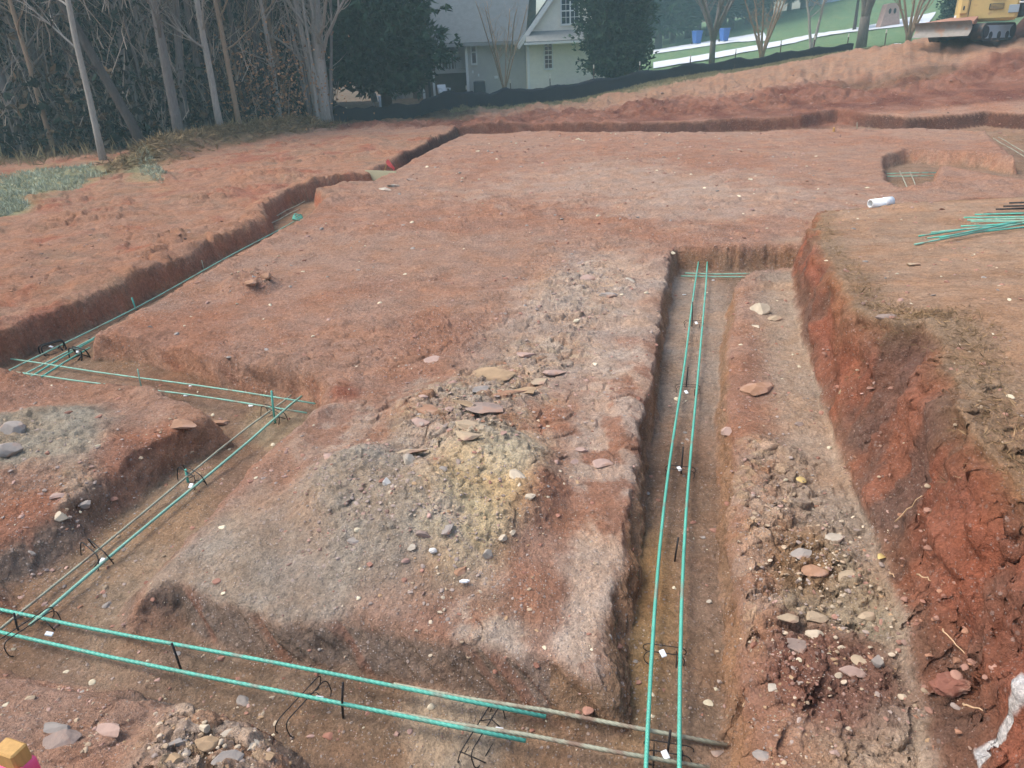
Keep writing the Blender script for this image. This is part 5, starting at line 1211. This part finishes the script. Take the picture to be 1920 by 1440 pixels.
# ---- chairs, posts and a shed under the evergreen
M_RESIN = mat("white_resin", (214, 218, 220), .5, .05)
def lawn_chair(p, rz, label):
    ee = empty("lawn_chair", p, label, "lawn chair", "white lawn chairs behind the fence", rz)
    MB().box((-.25, -.25, .38), (.25, .25, .42), bev=.01).build("seat", M_RESIN, ee)
    MB().box((-.25, .22, .42), (.25, .26, .86), Matrix.Rotation(-.18, 4, 'X'), .01).build("backrest", M_RESIN, ee)
    for sx in (-1, 1):
        MB().box((sx * .25 - .03, -.25, .60), (sx * .25 + .03, .3, .63), bev=.008).build("armrest", M_RESIN, ee)
        for sy in (-1, 1): MB().box((sx * .23 - .025, sy * .22 - .025, -.05), (sx * .23 + .025, sy * .22 + .025, .6), bev=.005).build("leg", M_RESIN, ee)
p = at(708, 38); lawn_chair(p, 2.4, "white lawn chair standing left of the evergreen's trunk")
p = at(832, 42.5); lawn_chair(p, .5, "white lawn chair under the balcony beside the house")
p = at(770, 52); ee = empty("garden_shed", p, "pale low shed half hidden under the evergreen's lower branches", "shed")
MB().box((-1.6, -1, -.3), (1.6, 1, 1.6)).build("wall", mat("pale_shed_wall", (200, 204, 206), .7, .05), ee)
b = MB(); slab(b, [(-1.8, -1.2, 1.5), (1.8, -1.2, 1.5), (1.8, 0, 2.1), (-1.8, 0, 2.1)], .06); slab(b, [(-1.8, 1.2, 1.5), (1.8, 1.2, 1.5), (1.8, 0.0, 2.1), (-1.8, 0.0, 2.1)], .06); b.build("roof", M_ROOF, ee)
MB().box((-.5, -1.04, -.2), (.4, -1.003, 1.4)).build("door", M_TRIM, ee)
for i, px in enumerate((793, 804, 813)):
    p = at(px, 44); o = MB().box((-.06, -.06, -.2), (.06, .06, 1.5)).build("porch_post", M_TRIM if i != 1 else M_SILT, None); o.location = p; tag(o, ["white post left of the dark one, under the evergreen's right side", "dark post between two white posts under the evergreen", "white post right of the dark one, nearest the house"][i], "post", "posts beside the house")

# ---- driveway, bins, mailbox pillar, far house
def ray_hit(px, py, d0=40, d1=130):
    v = ray(px, py); v = v / v[1]; Y = np.linspace(d0, d1, 700); zz = base(v[0] * Y, Y); k = np.nonzero(CZ + v[2] * Y < zz + .0)[0]
    y = Y[k[0]] if len(k) else d1; return np.array([v[0] * y, y, 0])
M_CONC = mat("pale_concrete", (196, 200, 204), .85, .06, 2)
def ribbon(name, top, bot, label):
    n = 40; V = []; a = np.linspace(0, 1, len(top)); A = np.array([ray_hit(*q) for q in top]); B = np.array([ray_hit(*q) for q in bot]); s = np.linspace(0, 1, n)
    A = np.c_[[np.interp(s, a, A[:, k]) for k in range(3)]].T; B = np.c_[[np.interp(s, np.linspace(0, 1, len(bot)), B[:, k]) for k in range(3)]].T
    q = []; m = 8
    for i in range(n):
        for k in range(m): p = A[i] + (B[i] - A[i]) * k / (m - 1); p[2] = terrain(np.array([p[0]]), np.array([p[1]]), False)[0][0] + .07; V.append(p)
    for i in range(n - 1):
        for k in range(m - 1): q.append([i * m + k, i * m + k + 1, (i + 1) * m + k + 1, (i + 1) * m + k])
    V = np.array(V); nv = len(V); q = np.array(q)
    o = mesh_np(name, np.r_[V, V - [0, 0, .15]], np.r_[q, q[:, ::-1] + nv], M_CONC, True); tag(o, label, kind="structure")
ribbon("driveway", [(1225, 119), (1330, 102), (1425, 85), (1519, 67), (1597, 55), (1755, 24)], [(1225, 131), (1346, 111), (1440, 92), (1526, 72), (1597, 62), (1740, 46)], "pale concrete driveway curving up the lawn")
ribbon("parking_pad", [(1225, 95), (1300, 83), (1370, 72), (1432, 62)], [(1225, 103), (1300, 92), (1380, 80), (1440, 78)], "pale concrete parking strip by the bins")
M_BIN = mat("blue_bin_plastic", (48, 92, 160), .5, .08)
for px, py, lb in [(1306, 84, "blue wheeled bin on the parking strip, its left one"), (1357, 80, "blue wheeled bin on the parking strip, its right one")]:
    p = ray_hit(px, py); p[2] = H(p[0], p[1]) + .07; ee = empty("wheeled_bin", p, lb, "bin", "blue bins on the parking strip", .3); s_ = p[1] / 72
    b = MB(); V = np.array([(-.25, -.27, .05), (.25, -.27, .05), (.25, .27, .05), (-.25, .27, .05), (-.33, -.38, 1.0), (.33, -.38, 1.0), (.33, .36, 1.0), (-.33, .36, 1.0)]) * s_
    b.add(V, [[0, 3, 2, 1], [4, 5, 6, 7], [0, 1, 5, 4], [1, 2, 6, 5], [2, 3, 7, 6], [3, 0, 4, 7]]); b.build("body", M_BIN, ee)
    MB().box(np.array((-.36, -.42, 1.003)) * s_, np.array((.36, .40, 1.10)) * s_, bev=.03).build("lid", M_BIN, ee)
    for sx in (-1, 1): b = MB(); b.tube(np.array([(sx * .28, .3, .12), (sx * .34, .3, .12)]) * s_, .12 * s_, 12); b.build("wheel", M_BLACK, ee)
p = ray_hit(1664, 50); p[2] = H(p[0], p[1]); s_ = p[1] / 55; ee = empty("mailbox_pillar", p, "stout pinkish mailbox pillar with two dark openings beside the driveway", "mailbox pillar")
b = MB(); w0, w1, h_ = .72 * s_, .42 * s_, 1.45 * s_; V = [(-w0, -.4, -.3), (w0, -.4, -.3), (w0, .4, -.3), (-w0, .4, -.3), (-w1, -.36, h_ * .93), (w1, -.36, h_ * .93), (w1, .36, h_ * .93), (-w1, .36, h_ * .93)]
b.add(V, [[0, 3, 2, 1], [0, 1, 5, 4], [1, 2, 6, 5], [2, 3, 7, 6], [3, 0, 4, 7]]); a = np.linspace(0, math.pi, 9); arc = np.c_[w1 * np.cos(a), h_ * .93 + .1 * s_ * np.sin(a)]
nA = len(arc); V = [(x, -.36, z) for x, z in arc] + [(x, .36, z) for x, z in arc]; b.add(V, [[i, nA + i, nA + i + 1, i + 1] for i in range(nA - 1)]); 
for off in (0, nA): b.add([V[off + i] for i in range(nA)] + [(0, V[off][1], h_ * .93)], None, [[i, i + 1, nA] if off == 0 else [i + 1, i, nA] for i in range(nA - 1)])
b.build("pillar", mat("pinkish_brick", (168, 140, 128), .9, .12, 6), ee)
for sx in (-1, 1):
    b = MB(); a = np.arange(12) * math.pi / 6; b.prism(np.c_[.09 * s_ * np.cos(a), .17 * s_ * np.sin(a)], -.02, .02, Matrix.Translation((sx * .17 * s_, -.385, h_ * .66)) @ Matrix.Rotation(math.pi / 2, 4, 'X')); b.build("opening", M_BLACK, ee)
p = at(1535, 100); zt = PD(1535, 22, 100)[2]; ee = empty("far_house", p, "small pale house far up the hill behind the trees", "house")
MB().box((-1.8, -2, -1), (1.8, 2, max(1.5, zt - p[2]) + 1.5)).build("wall", mat("pale_blue_wall", (176, 196, 206), .8, .05), ee)
b = MB(); hz = max(1.5, zt - p[2]) + 1.5; slab(b, [(-2.2, -2.4, hz - .1), (2.2, -2.4, hz - .1), (2.2, 0, hz + 1.6), (-2.2, 0, hz + 1.6)], .1); slab(b, [(-2.2, 2.4, hz - .1), (2.2, 2.4, hz - .1), (2.2, 0, hz + 1.6), (-2.2, 0, hz + 1.6)], .1); b.build("roof", M_ROOF, ee)
MB().box((-.6, -2.05, hz - 1.3), (.2, -2.003, hz - .3)).build("window", M_GLASS, ee)

# ---- young trees behind the fence
def vase(px, Y, h, n, spread, label, seed, bark, r0=.05, sub=2, group="bare young trees on the lawn", clear=.0):
    p = at(px, Y); e2 = empty("bare_young_tree", p, label, "tree", group); r = np.random.default_rng(seed); Bm = MB(); T0 = MB()
    T0.tube([(0, 0, -.2), (0, 0, clear * h + .12), (0.01, 0, clear * h + .3)], [r0 * 2.0, r0 * 1.7, r0 * 1.2], 8); T0.build("trunk", bark, e2, True)
    for j in range(n):
        a = 6.283 * j / n + r.uniform(-.4, .4); tp_ = np.array([math.cos(a) * spread, math.sin(a) * spread, h * r.uniform(.7, 1.0)]); T, B2 = tree_parts(seed * 50 + j, 0, r0, tp_, 7, h * .28, t0=.3, twig=4, sub=sub, sides=5, up=1.0, wig=.03)
        Tm = MB()
        for src in (T, B2):
            off = Tm.n
            for vv in src.v: vv += [0, 0, clear * h + .1]
            Tm.v += src.v; Tm.c += src.c; Tm.q += [x + off for x in src.q]; Tm.t += [x + off for x in src.t]; Tm.n += src.n
        Tm.build("stem", bark, e2, True)
vase(945, 42.5, 4.6, 6, 1.3, "small bare vase shaped tree in front of the house's side wall", 61, M_BARK_TAN, .035)
vase(1332, 44, 4.6, 7, 2.2, "single trunked bare tree with a rounded twiggy crown left of the fence's dip", 62, M_BARK, .09, clear=.3)
vase(1424, 43, 4.2, 6, 1.2, "bare vase shaped tree by the driveway, second from the left", 63, M_BARK_TAN, .06)
vase(1515, 42, 5.5, 2, .9, "pale tree with two slender stems beside the driveway", 64, M_BARK_PALE, .075)
vase(1605, 42, 6.0, 4, 1.5, "thick forked grey tree in front of the driveway", 65, M_BARK, .15, clear=.22)
vase(1690, 41, 4.5, 6, 1.4, "bare vase shaped tree nearest the excavator", 66, M_BARK_TAN, .06)
p = at(1772, 50); conifer("holly_tree", p, 5.5, 1.15, "dark bushy evergreen beside the excavator's blade", 67, 4200, 'egg', ((40, 62, 54), (64, 88, 74)), .03, .24, "small dark evergreens on the lawn", droop=-.1, jit=.1)
p = at(1588, 62); conifer("holly_tree", p, 6.5, 1.6, "dark evergreen crown behind the thick forked grey tree", 68, 4200, 'open', ((40, 58, 52), (62, 84, 72)), .42, .3, "small dark evergreens on the lawn")
o = MB(); V, F = rock_verts(77, 2, 6, .1); o.add(V * [.22, .1, .07], None, F); o = o.build("white_rag", M_WHITE); o.location = at(1672, 37) + [0, 0, .05]; tag(o, "crumpled white rag on the ground at the end of the silt fence", "rag")

# ---- excavator
M_YEL = mat("excavator_yellow", (198, 172, 112), .55, .08, 3, dirt=((170, 134, 96), 3, .58)); M_STEEL = mat("worn_blade_steel", (128, 124, 118), .6, .15, 6, .2, dirt=((140, 108, 88), 4, .55))
M_TRK = mat("track_rubber", (70, 72, 72), .85, .15, 8, dirt=((120, 96, 82), 5, .55)); M_UND = mat("dark_machine_frame", (52, 56, 60), .7, .15, 8); M_DEC = mat("grey_decal", (150, 164, 172), .4, .05)
mo = at(1804, 30.0); mo[2] -= .10; ang = math.atan2(-.53, -.85); e = empty("excavator", mo, "yellow tracked excavator with a raised grey dozer blade at the top right", "excavator", None, ang)
for sy, in ((1,), (-1,)):
    a = np.linspace(-math.pi / 2, math.pi / 2, 10); L2, R2 = .95, .30; out = np.r_[np.c_[L2 + R2 * np.cos(a), .32 + R2 * np.sin(a)], np.c_[-L2 - R2 * np.cos(a), .32 - R2 * np.sin(a)]]
    Mx = Matrix.Translation((0, sy * .78 + .2 * 0, 0)) @ Matrix.Rotation(math.pi / 2, 4, 'X'); b = MB(); b.prism(out, -.19, .19, Mx)
    for k in range(40):
        pt = out[int(k / 40 * len(out)) % len(out)]
    o = b.build("track", M_TRK, e)
    inn = out * [.9, .72] + [0, .09]; b = MB(); b.prism(inn, -.205, .205, Mx); b.build("track_frame", M_DEC if sy > 0 else M_UND, o)
    for k in range(3): b = MB(); a2 = np.arange(14) * 2 * math.pi / 14; b.prism(np.c_[-.6 + .6 * k + .13 * np.cos(a2), .2 + .13 * np.sin(a2)], -.215, .215, Mx); b.build("roller", M_UND, o)
    for sx in (-1, 1): b = MB(); b.prism(np.c_[sx * .95 + .2 * np.cos(a2), .32 + .2 * np.sin(a2)], -.212, .212, Mx); b.build("sprocket", M_UND, o)
MB().box((-.8, -.55, .3), (.9, .55, .60), bev=.05).build("undercarriage", M_UND, e)
# curved blade with push arms
b = MB(); n = 9; V = []
for k in range(n): t = k / (n - 1); V += [(2.10 + .16 * (2 * t - 1) ** 2, -1.02, .22 + .5 * t), (2.10 + .16 * (2 * t - 1) ** 2, 1.02, .22 + .5 * t)]
V = np.array(V); q = [[2 * i, 2 * i + 1, 2 * i + 3, 2 * i + 2] for i in range(n - 1)]; nv = len(V)
b.add(np.r_[V, V - [.05, 0, 0]], q + [[nv + x for x in f[::-1]] for f in q] + [[2 * i, 2 * i + 2, nv + 2 * i + 2, nv + 2 * i] for i in range(n - 1)] + [[2 * i + 1, nv + 2 * i + 1, nv + 2 * i + 3, 2 * i + 3] for i in range(n - 1)] + [[0, nv, nv + 1, 1], [2 * n - 2, 2 * n - 1, nv + 2 * n - 1, nv + 2 * n - 2]])
bl = b.build("dozer_blade", M_STEEL, e)
for sy in (-.4, .4): b = MB(); b.box((.8, sy - .07, .36), (2.10, sy + .07, .54), bev=.02); b.build("push_arm", M_STEEL, bl)
b = MB(); b.add([(1.98, -1.0, .70), (1.98, 1.0, .70), (.75, .5, .86), (.75, -.5, .86), (1.98, -1.0, .6), (1.98, 1.0, .6), (.75, .5, .6), (.75, -.5, .6)], [[0, 1, 2, 3], [4, 7, 6, 5], [0, 4, 5, 1], [1, 5, 6, 2], [2, 6, 7, 3], [3, 7, 4, 0]]); b.build("earth_on_blade", mat("caked_earth", (150, 112, 94), .95, .2, 6, bump=.02, bscale=8), bl)
# upper structure, slewed so its engine side faces the site
up = bpy.data.objects.new("upper_body", None); 
Rm = Matrix.Rotation(-ang + math.radians(-27), 4, 'Z')
def ub(lo, hi, name, m, par=None, bev=.04):
    b = MB(); b.box(lo, hi, Rm, bev); o = b.build(name, m, par or e); return o
body = ub((-.66, -.75, .68), (1.28, .85, 2.25), "body", M_YEL, bev=.10)
ub((-.30, -.772, .74), (-.285, -.748, 2.2), "panel_seam", M_UND, body, .002)
ub((.35, -.80, 1.40), (.80, -.748, 1.57), "vent", M_UND, body, .01); ub((.33, -.80, 1.06), (.78, -.748, 1.25), "vent", M_UND, body, .01)
for zz in (1.40, 1.07): 
    for k in range(4): ub((.36, -.812, zz + .01 + k * .042), (.77, -.802, zz + .025 + k * .042), "louvre", M_YEL, body, .002)
ub((.95, -.79, .92), (1.27, -.752, 1.18), "decal", M_DEC, body, .01); ub((1.24, -.80, 1.22), (1.42, -.70, 1.27), "handrail", M_TRIM, body, .01)
ub((1.285, -.6, .76), (1.55, .7, 2.1), "counterweight", M_UND, body, .08)
ub((-.60, -.83, .95), (-.33, -.755, 2.2), "side_panel", M_YEL, body, .07); ub((-.50, -.85, 1.08), (-.45, -.832, 1.22), "latch", M_UND, body, .01); ub((-.72, -.62, .80), (-.60, -.4, .92), "step", M_WHITE, body, .02)
cab = ub((-.45, .0, 2.26), (.5, .82, 3.55), "cab", M_GLASS, None, .08)
ub((-.5, -.04, 3.55), (.55, .86, 3.65), "cab_roof", M_YEL, cab, .04)
for cx in (-.46, .44):
    for cy in (-.02, .78): ub((cx, cy, 2.26), (cx + .07, cy + .07, 3.56), "cab_pillar", M_UND, cab, .01)
b = MB(); b.tube([tuple(Rm @ Vector(v)) for v in [(-.3, -.25, 1.6), (-1.2, -.25, 3.4), (-2.2, -.25, 4.2), (-3.3, -.25, 3.9)]], [.2, .22, .18, .14], 8); b.build("boom", M_YEL, e)
bpy.data.objects.remove(up)
# steep earth pile beside it
p = at(2012, 29.5); b = MB(); n, m = 40, 30; V = []; q = []
for i in range(m):
    t = i / (m - 1)
    for j in range(n):
        a = 6.283 * j / n; nz = 1 + .22 * fbm(np.array([math.cos(a) * 1.5 + t * 2]), np.array([math.sin(a) * 1.5 - t]), 88, 4)[0]; rr = 3.1 * (1 - .62 * t ** .5 - .38 * t ** 3) * nz; V.append((rr * math.cos(a), rr * math.sin(a) * .8, -.4 + 4.6 * t))
for i in range(m - 1):
    for j in range(n): q.append([i * n + j, i * n + (j + 1) % n, (i + 1) * n + (j + 1) % n, (i + 1) * n + j])
b.add(V, q); o = b.build("earth_pile", mat("dark_brown_earth", (112, 82, 70), .95, .3, 2.5, bump=.06, bscale=5), None, True); o.location = p; tag(o, "steep dark brown earth pile beside the excavator at the top right corner", "earth pile")

# ---- air
hz_m = bpy.data.materials.new("haze"); hz_m.use_nodes = True; N = hz_m.node_tree.nodes; N.clear(); ou = N.new("ShaderNodeOutputMaterial"); pv = N.new("ShaderNodeVolumePrincipled")
pv.inputs["Density"].default_value = .0024; pv.inputs["Color"].default_value = (.58, .90, .95, 1); pv.inputs["Anisotropy"].default_value = .2; hz_m.node_tree.links.new(pv.outputs[0], ou.inputs["Volume"])
o = MB().box((-75, -14, -2.5), (75, 122, 24)).build("haze", hz_m); tag(o, "thin bluish haze over the site", kind="stuff")
